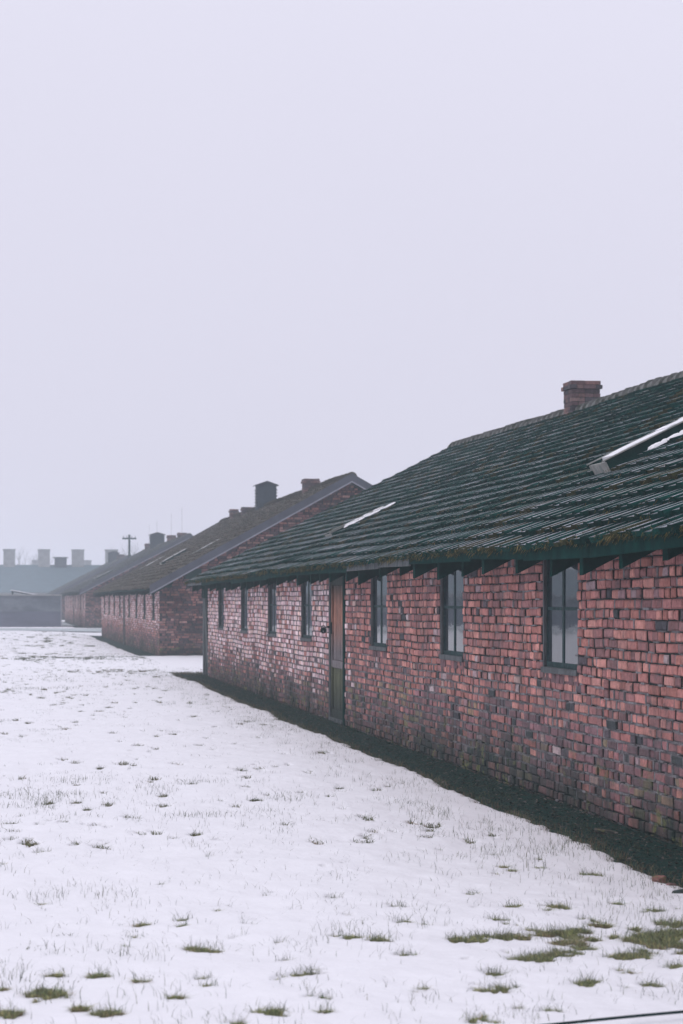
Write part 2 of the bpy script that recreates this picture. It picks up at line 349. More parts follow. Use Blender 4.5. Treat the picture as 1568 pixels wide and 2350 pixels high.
# ------------------------------------------------------------------ bricks
def srgb(c):
    c = np.array(c, float) / 255.; return np.where(c < .04045, c / 12.92, ((c + .055) / 1.055) ** 2.4)
RED = [srgb(c) for c in ((196,122,118),(182,110,108),(168,104,106),(208,138,130),(156,98,102),(176,106,98),(140,94,100),(190,128,124))]
DARK = [srgb(c) for c in ((74,80,88),(88,86,94),(60,72,76))]
PALE = [srgb(c) for c in ((214,190,192),(204,176,180),(222,202,204),(190,152,156),(212,180,172))]
PURP = [srgb(c) for c in ((150,112,124),(132,104,116),(162,116,124),(120,96,106),(110,92,102))]
YEL = [srgb(c) for c in ((176,172,128),(160,162,112))]
GAB = [srgb(c) for c in ((170,108,104),(140,90,92),(120,82,88),(196,128,116),(104,80,88),(92,78,86),(158,104,104),(200,146,136))]
def mute(L_, k, g): return [c * k * (1 - g) + np.array((.20, .215, .22)) * k * g * float(c.mean() / .2) ** .5 for c in L_]
RED = [c * np.array((1.10, 1.0, .92)) for c in mute(RED, .98, .32)]; GAB = mute(GAB, .78, .2); PURP = [c * np.array((1.12, 1, .90)) for c in mute(PURP, .95, .10)]; YEL = mute(YEL, .8, .1); DARK = [c * np.array((1.15, .98, .95)) for c in mute(DARK, .7, .1)]
PINK = [srgb(c) for c in ((190, 150, 152), (176, 134, 138), (184, 142, 136), (160, 126, 132))]
def tone_facade(b, u, v):
    far = u / LEN; r = random.random()
    n = fb(u * .5 + b * 31, v * 1.2, 3)
    if b == 1: pale = max(0, min(1, (u - 16.5) / 3.0)) * max(0, min(1, (v - .30) / .4 + (n - .5) * 2.5)) * (.55 + .45 * max(0, min(1, (2.05 - v) / .3)))
    else: pale = .85 * max(0, min(1, (v - .6) / .5))
    low = v < .62 + (n - .5) * .7
    if random.random() < pale: c = random.choice(PINK) * random.uniform(.75, 1.05)
    c = random.choice(RED)
    if random.random() < .035: c = random.choice(DARK) * 1.25
    if random.random() < .035: c = random.choice(PALE) * .65
    if low and random.random() < .78 * (1 - .6 * pale): c = random.choice(PURP)
    if low and v > .15 and random.random() < (.09 if n > .47 else .03): c = random.choice(DARK) * 1.35
    if v < .75 and v > .12 and fb(u * .9 + 7, v * 5 + b, 3) > .60 and random.random() < .28: c = c * .45 + random.choice(YEL) * random.uniform(.35, .6)
    if random.random() < pale * .80: c = random.choice(PALE) * random.uniform(1.0, 1.3)
    damp = max(0, min(1, (.34 + (fb(u * .7 + 3, b * 9., 3) - .5) * .7 - v) / .28))   # rising damp and algae stain
    c = c * random.uniform(.82, 1.12)
    return c * (1 - .62 * damp) + np.array((.018, .035, .030)) * damp * .8
def tone_gable(u, v):
    c = random.choice(GAB) * random.uniform(.75, 1.15)
    if fb(u * .8, v * 2.2, 3) < .44: c = c * .62
    damp = max(0, min(1, (.22 - v) / .2)); return c * (1 - .6 * damp) + np.array((.02, .035, .032)) * damp
def lay(u0, u1, v0, v1, holes, tonef, ulim=None):
    """bricks in a roughly alternating bond; returns rectangles + tone"""
    res = []; k = 0; v = v0
    while v < v1 - .02:
        h = .065; u = u0 - (0, .13, .065, .195)[k % 4] if k % 2 == 0 else u0 - random.choice((0, .065))
        hi = min(v + h, v1)
        while u < u1:
            if k % 2 == 0: ln = .235 if random.random() > .38 else .11
            else: ln = .11 if random.random() > .22 else .235
            if random.random() < .07: ln = random.choice((.18, .08, .15))
            a, b = max(u, u0 + .004), min(u + ln, u1 - .004); u += ln + .025 + random.uniform(-.008, .008)
            segs = [(a, b)]
            for (ha, hb, hc, hd) in holes:
                if hi > hc + .01 and v < hd - .01:
                    ns = []
                    for (p, q) in segs:
                        if q <= ha or p >= hb: ns.append((p, q))
                        else:
                            if p < ha: ns.append((p, ha - .004))
                            if q > hb: ns.append((hb + .004, q))
                    segs = ns
            for (p, q) in segs:
                if q - p < .035: continue
                if ulim:
                    lo, hi2 = ulim(v + h); p = max(p, lo); q = min(q, hi2)
                    if q - p < .05: continue
                res.append((p, q, v, hi, tonef((p + q) / 2, (v + hi) / 2)))
        v += .075; k += 1
    return res
def brick_geom(r, frame):
    """chamfered, slightly skewed brick; frame(u, v, n) -> local xyz"""
    u0, u1, v0, v1, t = r
    uc, vc = (u0 + u1) / 2, (v0 + v1) / 2; j = lambda a: random.uniform(-a, a)
    n = .016 + j(.008); c = .007; q = []
    cr = [(u0 + j(.006), v0 + j(.004)), (u1 + j(.006), v0 + j(.004)), (u1 + j(.006), v1 + j(.004)), (u0 + j(.006), v1 + j(.004))]
    tl = j(.003)
    for (u, v) in cr: q.append((u, v, -.03))
    for (u, v) in cr: q.append((u, v, n - c))
    for i, (u, v) in enumerate(cr):
        cc = c * random.uniform(.6, 1.9)
        q.append((u + (cc if u < uc else -cc), v + (cc if v < vc else -cc), n + tl * (1 if u < uc else -1)))
    return q
BRF = np.array([[8, 9, 10, 11], [4, 5, 9, 8], [5, 6, 10, 9], [6, 7, 11, 10], [7, 4, 8, 11], [0, 1, 5, 4], [1, 2, 6, 5], [2, 3, 7, 6], [3, 0, 4, 7]])
SIDE = np.array((.032, .042, .042))  # brick sides in the joints: mortar dirt, with the gaps' shade put in
MJ = np.array((.19, .185, .195))
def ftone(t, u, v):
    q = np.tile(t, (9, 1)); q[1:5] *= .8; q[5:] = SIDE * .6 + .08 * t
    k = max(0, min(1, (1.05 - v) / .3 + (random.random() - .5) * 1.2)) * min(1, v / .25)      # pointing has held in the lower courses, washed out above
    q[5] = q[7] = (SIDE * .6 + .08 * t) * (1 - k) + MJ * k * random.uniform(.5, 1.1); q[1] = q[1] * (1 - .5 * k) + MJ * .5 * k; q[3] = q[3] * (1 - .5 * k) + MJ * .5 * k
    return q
def brick_wall(bricks, frame, wall, world, single, flip):
    F = BRF[:, ::-1] if flip else BRF
    idx = []
    if single:
        sc_ = []
        for i, r in enumerate(bricks):
            p = frame((r[0] + r[1]) / 2, (r[2] + r[3]) / 2, 0); W_ = (p[0] + world[0], p[1] + world[1], p[2] + world[2])
            x, yy, D = proj(*W_)
            a = proj(*(np.array(frame(r[0], r[2], 0)) + world)); c = proj(*(np.array(frame(r[1], r[3], 0)) + world))
            vis = 0 < x < 1568 and 0 < yy < 2350
            sc_.append((abs(a[0] - c[0]) * abs(a[1] - c[1]) if vis else 0, i))
        sc_.sort(reverse=True); idx = set(i for s_, i in sc_[:single] if s_ > 0)
    V = []; FF = []; T = []; n = 0
    for i, r in enumerate(bricks):
        q = np.array([frame(*p) for p in brick_geom(r, frame)])
        if i in idx:
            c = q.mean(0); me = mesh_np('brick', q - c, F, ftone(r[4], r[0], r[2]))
            add('brick', me, M['brick'], wall, loc=c)
        else:
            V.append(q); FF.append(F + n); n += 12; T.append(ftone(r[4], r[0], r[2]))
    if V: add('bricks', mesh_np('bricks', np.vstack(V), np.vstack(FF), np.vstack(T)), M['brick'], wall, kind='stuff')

WIN = [1.9, 6.02, 10.24, 14.44, 20.56, 24.6, 28.7, 32.9]; WW = 1.09; WZ0, WZ1 = 1.10, 2.06
DOOR = (17.50, 18.93, 0.02, 2.07)

def ring_bricks(mb_list, x0, x1, y0, y1, z, k, grow=0, tonef=None):
    x0 -= grow; x1 += grow; y0 -= grow; y1 += grow; t = .12; g_ = .01
    def run(a, b, off):
        o = []; p = a
        while p < b - .03:
            q = min(b, p + (.25 if not off else .12)); off = False
            if b - q < .06: q = b
            o.append((p, q - (g_ if q < b else 0))); p = q
        return o
    if k % 2 == 0: sx, sy = (x0, x1), (y0 + t + g_, y1 - t - g_)
    else: sx, sy = (x0 + t + g_, x1 - t - g_), (y0, y1)
    j = lambda: random.uniform(-.006, .006)
    for (a, b) in run(*sx, k % 2):
        mb_list.append((a, b, y0 + j(), y0 + t, z)); mb_list.append((a, b, y1 - t, y1 + j(), z))
    for (a, b) in run(*sy, k % 2 == 0):
        mb_list.append((x0 + j(), x0 + t, a, b, z)); mb_list.append((x1 - t, x1 + j(), a, b, z))
def chimney(par, x0, x1, y0, y1, zb, zt, single):
    n = int(round((zt - zb) / .075)); zb = zt - n * .075; L_ = []
    for k in range(n):
        kk = n - 1 - k; ring_bricks(L_, x0, x1, y0, y1, zb + k * .075, k, grow=.035 if kk == 1 else (.008 if kk == 0 else 0))
    m0 = MB(); m0.box(x0 + .012, x1 - .012, y0 + .012, y1 - .012, zb - .3, zt - .015)
    ch = m0.build('chimney', M['mortar'], par)
    J = MB()
    for (a, b, c, d, z) in L_:
        t = (random.choice(GAB) * .48 + np.array((.028, .036, .040))) * random.uniform(.7, 1.2)
        if single:
            mm = MB(); cx, cy, cz = (a + b) / 2, (c + d) / 2, z + .033
            mm.box(a - cx, b - cx, c - cy, d - cy, -.033, .032, t, .003)
            mm.build('brick', M['brick'], ch, loc=(cx, cy, cz))
        else: J.box(a, b, c, d, z, z + .065, t, .003)
    if not single: J.build('bricks', M['brick'], ch, kind='stuff')
    return ch
def louvre(par, x0, x1, y0, y1, zb, zt):
    m = MB(); m.box(x0, x1, y0, y1, zb - .4, zt - .14)
    v = m.build('ventilator', M['vent'], par)
    for k in range(int((zt - .2 - zb) / .12)):
        z = zb + .06 + k * .12; s = MB()
        for sx in (-1, 1):
            xa = x0 if sx < 0 else x1
            s.hexa(np.array([[xa - .002 * sx, y0, z + .03], [xa + .05 * sx, y0, z - .02], [xa + .05 * sx, y1, z - .02], [xa - .002 * sx, y1, z + .03],
                             [xa - .002 * sx, y0, z + .045], [xa + .05 * sx, y0, z - .005], [xa + .05 * sx, y1, z - .005], [xa - .002 * sx, y1, z + .045]]))
        s.build('louvre', M['vent'], v)
    s = MB(); xm = (x0 + x1) / 2; e = .09
    prof = [(x0 - e, zt - .17), (xm, zt - .02), (x1 + e, zt - .17), (x1 + e, zt - .14), (xm, zt + .02), (x0 - e, zt - .14)]
    P = [(x, y0 - e, z) for x, z in prof] + [(x, y1 + e, z) for x, z in prof]
    s.raw(P, [[0, 1, 7, 6], [1, 2, 8, 7], [2, 3, 9, 8], [3, 4, 10, 9], [4, 5, 11, 10], [5, 0, 6, 11], [0, 5, 4, 1], [1, 4, 3, 2], [6, 7, 10, 11], [7, 8, 9, 10]])
    s.raw([(x0, y0 + .001, zt - .15), (x1, y0 + .001, zt - .15), (xm, y0 + .001, zt - .03), (xm, y0 + .001, zt - .03)], [[0, 1, 2, 3]])
    s.build('cap', M['vent'], v)

def window(par, y, detail):
    """casement with two by two panes, set back in the wall; local y..y+WW"""
    f = MB(); xw = .012; t = .045
    y1 = y + WW
    f.box(xw, xw + .06, y, y + t, WZ0, WZ1); f.box(xw, xw + .06, y1 - t, y1, WZ0, WZ1)
    f.box(xw - .001, xw + .059, y + t, y1 - t, WZ0, WZ0 + t); f.box(xw - .001, xw + .059, y + t, y1 - t, WZ1 - t, WZ1)
    wd = f.build('window', M['frame'], par)
    if detail:
        r = MB(); r.box(-.014, xw - .002, y1 - .03, y1 + .001, WZ0, WZ1); r.box(-.006, xw - .002, y - .001, y + .022, WZ0, WZ1)
        r.box(-.010, xw - .002, y + .022, y1 - .022, WZ1 - .02, WZ1 + .001)
        r.build('lining', M['reveal'], wd)
    ym = (y + y1) / 2; zm = (WZ0 + WZ1) / 2 + .01
    b = MB(); b.box(xw + .004, xw + .05, ym - .028, ym + .028, WZ0 + t, WZ1 - t); b.build('mullion', M['frame'], wd)
    b = MB(); b.box(xw + .007, xw + .045, y + t, ym - .028, zm - .014, zm + .014); b.box(xw + .007, xw + .045, ym + .028, y1 - t, zm - .014, zm + .014)
    b.build('glazing_bar', M['frame'], wd)
    for (a, c) in ((y + t, ym - .028), (ym + .028, y1 - t)):
        for (d, e) in ((WZ0 + t, zm - .014), (zm + .014, WZ1 - t)):
            p = MB(); cx, cy, cz = xw + .013, (a + c) / 2, (d + e) / 2
            p.box(-.002, .002, a - cy, c - cy, d - cz, e - cz)
            o = p.build('pane', M['glass'], wd, loc=(cx, cy, cz)); o.rotation_euler = (0, random.uniform(-.003, .003), random.uniform(-.006, .006))
    s = MB(); s.box(-.03, xw + .02, y - .02, y1 + .02, WZ0 - .045, WZ0, jit=.004); s.build('sill', M['reveal'] if detail else M['frame'], wd)
    if detail:
        for k in range(8):
            a = y - .03 + k * (WW + .06) / 8; q = MB()
            q.box(-.016 + random.uniform(-.005, .005), .05, a, a + .13, WZ0 - .125, WZ0 - .05, random.choice(PURP) * .75, .004); q.build('sill_brick', M['brick'], wd)
    bk = MB(); bk.box(xw + .062, xw + .07, y + .01, y1 - .01, WZ0 + .01, WZ1 - .01); bk.build('backing', M['black'], wd)

def door(par, detail):
    y0, y1, z0, z1 = DOOR; fr = MB(); x = .022
    jb = MB(); jb.box(-.03, .12, y0, y0 + .12, z0 - .05, z1); fr.box(-.012, .12, y0 + .121, y0 + .20, z0 - .05, z1); fr.box(-.014, .10, y1 - .07, y1, z0 - .05, z1); fr.box(-.010, .11, y0 + .2, y1 - .07, z1 - .08, z1)
    fr.box(-.03, .14, y0 + .2, y1 - .07, z0 - .06, z0 + .03)
    d = fr.build('door', M['wood_grey'], par)
    jb.build('jamb', M['wood_dark'], d)
    a, b = y0 + .2, y1 - .07; g_ = np.array((.13, .115, .12)); br = np.array((.27, .125, .085)); gr = np.array((.070, .080, .040)); dk = np.array((.016, .030, .024))
    def piece(name, ya, yb, za, zb, xo, tn):
        m = MB(); n = max(1, int((zb - za) / .025))
        for k in range(n):
            z = za + (zb - za) * k / n; z2 = za + (zb - za) * (k + 1) / n; zc = (z + z2) / 2
            m.box(x + xo, x + xo + .03, ya, yb, z, z2 + (.0 if k == n - 1 else 0), tn(zc))
        m.build(name, M['door'], d)
    def up(z):
        k = max(0, min(1, (z - .95) / .45)); c = g_ * (1 - k) + br * k; k2 = max(0, min(1, (z - 1.6) / .3)); return c * (1 - k2) + dk * k2  # fades to near black at the top: shade under the eave put into the colour
    def lo(z): k = max(0, min(1, (z - .12) / .5)); return dk * (1 - k) + gr * k
    if not detail:
        piece('panel', a, b, z0 + .03, z1 - .08, .0, lambda z: g_ * .7); return
    both = lambda z: lo(z) if z < .75 else up(z)
    piece('stile', a, a + .13, z0 + .03, z1 - .08, -.012, lambda z: both(z)); piece('stile', b - .10, b, z0 + .03, z1 - .08, -.012, lambda z: both(z) * .85)
    piece('rail', a + .131, b - .101, .74, .84, -.010, lambda z: g_ * 1.25); piece('rail', a + .131, b - .101, z0 + .03, z0 + .15, -.010, lo)
    piece('rail', a + .131, b - .101, z1 - .2, z1 - .08, -.010, lambda z: dk)  # top rail wholly in the painted eave shade
    n = 5
    for k in range(n):
        ya = a + .131 + (b - a - .232) * k / n; yb = a + .131 + (b - a - .232) * (k + 1) / n - .008
        piece('plank', ya, yb, .845, z1 - .205, .008 + .004 * (k % 2), lambda z, s=random.uniform(.8, 1.15): up(z) * s)
        piece('plank', ya, yb, z0 + .155, .735, .008 + .004 * (k % 2), lambda z, s=random.uniform(.85, 1.1): lo(z) * s)
    h = MB(); h.box(x - .03, x - .012, b - .08, b - .03, 1.2, 1.36); h.build('lock_plate', M['black'], d)
    h = MB(); h.beam((-.03, y1 - .09, 1.295), (-.03, y1 + .02, 1.295), .03, .025); h.build('hasp', M['black'], d)

def barrack(idx, B, label, detail, singles, mossy, skylights, chims, vents, gable_bricks=True):
    T = empty('brick_barrack', (B['X0'], B['Y0'], B['z0']), label, 'barrack', 'brick barracks standing in a row')
    wo = np.array((B['X0'], B['Y0'], B['z0'])); W = B['W']; oh = B['oh']
    EX = -.35; run_ = W - EX; rise = B['rise']; S = math.hypot(run_, rise); ca, sa = run_ / S, rise / S
    ez = B['eave'] - .03
    sag = lambda y: .028 * math.sin(math.pi * max(0, min(1, y / LEN))) + (.03 * (fb(y * .35, idx * 5., 2) - .5))
    rsag = lambda y: (-.17 if idx == 1 else -.04) * math.sin(math.pi * max(0, min(1, y / LEN)))
    def P(s, y, n):
        return (EX + ca * s - sa * n, y, ez + sa * s + ca * n + sag(y) + rsag(y) * s / S)
    roofz = lambda x: ez + (x - EX) * rise / run_
    ZT = roofz(0) - .07
    # long wall facing the snow
    holes = [(y, y + WW, WZ0 - .04, ZT + 1 if False else WZ1) for y in WIN] + [DOOR]
    m = MB(); cuts = sorted(holes); p = 0
    for (a, b, c, d) in cuts:
        m.box(0, .25, p, a, -.3, ZT)
        m.box(.002, .25, a, b, -.3, c); m.box(.002, .25, a, b, d, ZT); p = b
    m.box(0, .25, p, LEN, -.3, ZT)
    lw = m.build('long_wall', M['mortar'], T)
    def fr(u, v, n): return (-n, u, v + (fb(u * .55 + idx * 7, v * .9, 3) - .5) * .035 + (fb(u * 2.3, v * 3., 2) - .5) * .008)
    bricks = lay(0, LEN, -.06, ZT - .01, holes, lambda u, v: tone_facade(idx, u, v))
    brick_wall(bricks, fr, lw, wo, singles[0], True)
    if detail:      # pointing that still stands in the bed and head joints
        V = []; F_ = []; TT_ = []; n = 0; k = 0; v = -.06
        def strip(ua, ub, va, vb):
            nonlocal n
            d = random.uniform(.006, .021); j = lambda: random.uniform(-.004, .004); q = []
            for (u, w_) in ((ua, va + j()), (ub, va + j()), (ub, vb + j()), (ua, vb + j())): q.append(fr(u, w_, d + random.uniform(-.004, .003)))
            for (u, w_) in ((ua, va), (ub, va), (ub, vb), (ua, vb)): q.append(fr(u, w_, -.01))
            V.append(np.array(q)); F_.append(np.array([[3, 2, 1, 0], [0, 1, 5, 4], [1, 2, 6, 5], [2, 3, 7, 6], [3, 0, 4, 7]]) + n); n += 8
            TT_.append(np.tile(MJ * random.uniform(.55, 1.15), (5, 1)))
        while v < ZT - .1:
            u = 0.
            while u < LEN:
                l_ = random.uniform(.05, .16); pr = max(0, min(1, (1.05 - v) / .35)) * min(1, max(0, (v - .0) / .15)) * .70 + .26
                if u > 16.5 and v > .25: pr = max(pr, .45)
                pr *= .4 + 1.2 * fb(u * .7, v * 1.5, 3)
                if random.random() < pr and not any(a - .03 < u < b + .02 and c - .14 < v + .07 < d_ for a, b, c, d_ in holes) and u + l_ < LEN: strip(u, u + l_, v + .064, v + .078)
                u += l_
            v += .075
        for (a, b, c, d_, t_) in bricks:
            pr = (.55 if c < .95 else .28) * (.3 + 1.3 * fb(a * .9, c * 2, 3))
            if c > .05 and random.random() < pr and not any(h0 - .05 < b < h1 and h2 - .05 < c < h3 for h0, h1, h2, h3 in holes) and b < LEN - .05: strip(b - .004, b + .020, c, d_)
        add('pointing', mesh_np('pointing', np.vstack(V), np.vstack(F_), np.vstack(TT_)), M['pointing'], lw, kind='stuff')
    # back wall, far gable: plain walls; near gable in brick
    zr = roofz(W) - .06
    m = MB(); m.box(2 * W - .25, 2 * W, .25, LEN - .25, -.3, ZT)
    m.build('rear_wall', M['mortar'], T)
    for yy, nm in ((0, 'gable_wall'), (LEN - .25, 'gable_wall')):
        Pn = [(.001, yy + .001, -.3), (2 * W, yy + .001, -.3), (2 * W, yy + .001, ZT - .01), (W, yy + .001, zr), (.001, yy + .001, ZT - .01)]
        P2 = [(x, y + .248, z) for x, y, z in Pn]; m = MB()
        # pentagon split in quads
        m.raw(Pn + P2, [[0, 1, 2, 4], [4, 2, 3, 3], [6, 5, 9, 7], [7, 9, 8, 8], [0, 4, 9, 5], [4, 3, 8, 9], [3, 2, 7, 8], [2, 1, 6, 7]])
        gw = m.build(nm, M['mortar'], T)
        if yy == 0 and gable_bricks:
            def lim(v):
                e = (v - (ZT - .02)) / (rise / run_)
                return (max(.0, e), min(2 * W, 2 * W - e)) if v > ZT - .02 else (0., 2 * W)
            gb = lay(0, 2 * W, -.06, zr - .08, [], tone_gable, lim)
            brick_wall(gb, lambda u, v, n: (u, -n, v), gw, wo, singles[1], False)
        elif nm == 'gable_wall' and yy > 0 and idx == 1:
            gb = lay(0, 2 * W, -.06, zr - .08, [], tone_gable, lambda v: ((max(0, (v - ZT + .02) / (rise / run_)), min(2 * W, 2 * W - (v - ZT + .02) / (rise / run_))) if v > ZT - .02 else (0, 2 * W)))
            brick_wall(gb, lambda u, v, n: (u, LEN + n, v), gw, wo, 0, True)
    for y in WIN: window(T, y, detail)
    door(T, detail)
    # roof: boards below, tiles above
    m = MB(); N = 40; ya, yb = -oh, LEN + oh
    V = []
    for i in range(N + 1):
        y = ya + (yb - ya) * i / N
        e1 = P(0, y, 0); r1 = P(S, y, 0); e2 = (2 * W - EX, y, e1[2])
        V += [e1, r1, e2, (e1[0], y, e1[2] - .035), (r1[0], y, r1[2] - .04), (e2[0], y, e2[2] - .035)]
    F = []
    for i in range(N):
        a = i * 6; b = a + 6
        F += [[a, a + 1, b + 1, b], [a + 1, a + 2, b + 2, b + 1], [a + 3, b + 3, b + 4, a + 4], [a + 4, b + 4, b + 5, a + 5], [a, b, b + 3, a + 3], [a + 2, a + 5, b + 5, b + 2]]
    for a in (0, N * 6): F += [[a, a + 3, a + 4, a + 1], [a + 1, a + 4, a + 5, a + 2]]
    m.raw(V, F); roof = m.build('roof', M['wood_dark'], T)
    tw, te = .33, .30; rows = int(S / te) + 1; cols = int((yb - ya) / tw)
    tm = M['tile_mossy'] if mossy else M['tile']
    tiles = []
    for r in range(rows):
        s0 = r * te - .045; s1 = min(s0 + te + .05, S)
        for c in range(cols):
            y = ya + c * tw; yc = y + tw / 2; sx = (s0 + s1) / 2
            if any(yA - .02 < yc < yB + .02 and sA + .02 < sx < sB for (yA, yB, sA, sB) in skylights): continue
            pw = proj(*(np.array(P(s0, yc, 0)) + wo)); vis = 0 < pw[0] < 1568 and pw[1] > 0
            tiles.append((pw[2] if vis else 1e6, r, c, s0, s1, y))
    tiles.sort(key=lambda t: t[0]); singleT = singles[2]
    V = []; FF = []; TT = []; nn = 0
    us = (0.0, .008, .024, .100, .135, .327); hs = (0, .013, .018, .018, .003, 0.); K = 6
    TF = np.array([[i, i + 1, K + i + 1, K + i] for i in range(5)] + [[2 * K + i, 2 * K + i + 1, i + 1, i] for i in range(5)] + [[5, 17, 18, 11], [0, 6, 19, 12]])[:, ::-1]
    MI = np.array([1, 1, 0, 0, 0] + [1] * 5 + [1, 1]); amp = 3.0 if mossy else 1.; MM = []
    mats = [tm, M['tile_flank'] if mossy == 0 else tm]
    for k, (_, r, c, s0, s1, y) in enumerate(tiles):
        dn = random.uniform(-.005, .007) * amp; ds = random.uniform(-.018, .018) * amp; tl = random.uniform(-.002, .006); q = []
        if random.random() < .04: dn += .008; ds -= .02
        if mossy: dn += .012
        for i, u in enumerate(us): q.append(P(s0 + ds, y + u, .054 + dn + hs[i] + tl * u / .3 + (random.uniform(-.006, .006) if mossy else random.uniform(-.002, .002))))
        for i, u in enumerate(us): q.append(P(s1, y + u, .010 + hs[i] * .85))
        for i, u in enumerate(us): q.append(P(s0 + ds + .003, y + u, .012 + hs[i] * .5))
        q.append(P(s1, y + us[5], -.004)); q.append(P(s1, y, -.004)); q = np.array(q)
        if mossy == 1: base = np.array((.105, .088, .072)) * random.uniform(.6, 1.35)
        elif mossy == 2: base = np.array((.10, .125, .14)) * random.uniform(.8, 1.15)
        else:
            base = np.array((.085, .095, .115)) * random.uniform(.4, 1.5) * (1.5 if random.random() < .06 else 1)
            if fb(y * .8, s0 * 1.3, 3) > .66: base = np.array((.03, .038, .020)) * random.uniform(.6, 1.1)
        bt = np.tile(base, (12, 1))
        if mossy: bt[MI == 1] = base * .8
        else: bt[MI == 1] = np.array((.004, .038, .032)) * random.uniform(.6, 1.2) if random.random() < .9 else np.array((.035, .04, .02))  # flanks and butts: mossy tone with their shade painted in
        if k < singleT:
            ct = q.mean(0); add('roof_tile', mesh_np('roof_tile', q - ct, TF, bt, mi=MI), mats, roof, loc=ct)
        else:
            V.append(q); FF.append(TF + nn); nn += 20; TT.append(bt); MM.append(MI)
    add('roof_tiles', mesh_np('roof_tiles', np.vstack(V), np.vstack(FF), np.vstack(TT), mi=np.concatenate(MM)), mats, roof, kind='stuff')
    # rear slope tiles: courses only
    m = MB()
    for r in range(rows):
        s = r * te; x1 = 2 * W - EX - ca * s; x0 = 2 * W - EX - ca * min(s + te, S); za = ez + sa * s; zb_ = ez + sa * min(s + te, S)
        n = 20
        for i in range(n):
            y0_ = ya + (yb - ya) * i / n; y1_ = ya + (yb - ya) * (i + 1) / n; a, b = sag(y0_) + rsag(y0_) * s / S, sag(y1_) + rsag(y1_) * s / S
            m.raw([(x1, y0_, za + .045 + a), (x1, y1_, za + .045 + b), (x0, y1_, zb_ + .02 + b), (x0, y0_, zb_ + .02 + a), (x1, y0_, za + .005 + a), (x1, y1_, za + .005 + b)],
                  [[0, 1, 2, 3], [4, 5, 1, 0]], (.06, .07, .07))
    m.build('rear_courses', tm, roof, kind='stuff')
    # ridge tiles
    rn = int((yb - ya) / .40); J = MB()
    for k in range(rn):
        y0_ = ya + k * .40; r0, r1 = .150, .105; V = []
        zc = P(S, y0_ + .2, 0)[2] - .02 + random.uniform(-.006, .008)
        if mossy == 1: zc += .01 + .04 * fb(y0_ * .8, 3, 3)
        for (yy, rr) in ((y0_ - .02, r0), (y0_ + .40, r1)):
            for i in range(7):
                t = math.pi * (i / 6.); V.append((math.cos(t) * rr * 1.1, yy, math.sin(t) * rr))
        V = np.array(V); F = [[i, i + 1, i + 8, i + 7] for i in range(6)]
        base = V + 0; F += [[0, 6, 5, 1], [1, 5, 4, 2], [2, 4, 3, 3]]
        if idx == 1:
            ct = np.array((W, 0, zc)); ce = V.mean(0); add('ridge_tile', mesh_np('ridge_tile', V - ce, F, smooth=False), M['ridge'], roof, loc=ct + ce)
        else: J.raw(V + np.array((W, 0, zc)), F, (.07, .065, .055))
    if idx != 1: J.build('ridge_tiles', M['ridge'] if mossy != 1 else M['tile_mossy'], roof, kind='stuff')
    # barge boards on both ends, both slopes
    for yy in (ya - .035, yb + .005):
        for side in (0, 1):
            bh = .05 if idx == 1 else .09; bl = -.12 if idx == 1 else -.15
            q = []
            for y in (yy, yy + .03):
                for (s, n) in ((-.02, bl), (S, bl), (S, bh), (-.02, bh)):
                    a = P(s, 0, n); x = a[0] if n == bl or s < 1 else W
                    if s > 1: x = W; zz = ez + sa * S + n / ca + sag(yy)
                    else: x = EX - .02; zz = ez - .01 + n / ca + sag(yy)
                    q.append((x if side == 0 else 2 * W - x, y, zz))
            m = MB(); m.raw(q, [[0, 1, 2, 3], [7, 6, 5, 4], [0, 4, 5, 1], [1, 5, 6, 2], [2, 6, 7, 3], [3, 7, 4, 0]]); m.build('barge_board', M['barge'] if idx != 1 else M['wood_grey'], roof)
            if idx in (2, 3) and yy < 0:
                q2 = [(x, y + (-.012 if j < 4 else -.03), z + (0 if z > 0 else 0)) for j, (x, y, z) in enumerate(q)]
                qq = []
                for j, (x, y, z) in enumerate(q):
                    low_ = (j % 4) in (0, 1); zz = z if low_ else q[j - 3 if (j % 4) == 3 else j - 1][2] + .045
                    qq.append((x, yy - .02 if j < 4 else yy - .002, zz))
                m = MB(); m.raw(qq, [[0, 1, 2, 3], [7, 6, 5, 4], [0, 4, 5, 1], [1, 5, 6, 2], [2, 6, 7, 3], [3, 7, 4, 0]]); m.build('barge_trim', M['trim'], roof)
    # rafters under the eave, each a beam with a plumb-cut end
    y = -oh + .25; dp = .19
    while y < LEN + oh - .1:
        d = dp + random.uniform(-.03, .03); th = random.uniform(.07, .11); e0 = EX + .03 + random.uniform(-.01, .05); e1 = .35; sg = sag(y)
        zt0 = roofz(e0) - .04 + sg; zt1 = roofz(e1) - .04 + sg
        q = [(e0, y, zt0 - d), (e1, y, zt1 - d), (e1, y + th, zt1 - d), (e0, y + th, zt0 - d), (e0, y, zt0), (e1, y, zt1), (e1, y + th, zt1), (e0, y + th, zt0)]
        m = MB(); m.hexa(np.array(q)); m.build('rafter', M['wood_dark'], T)
        y += (random.uniform(.85, 1.25) if idx == 1 else 1.4)
    # eave board in weathered lengths
    y = -oh
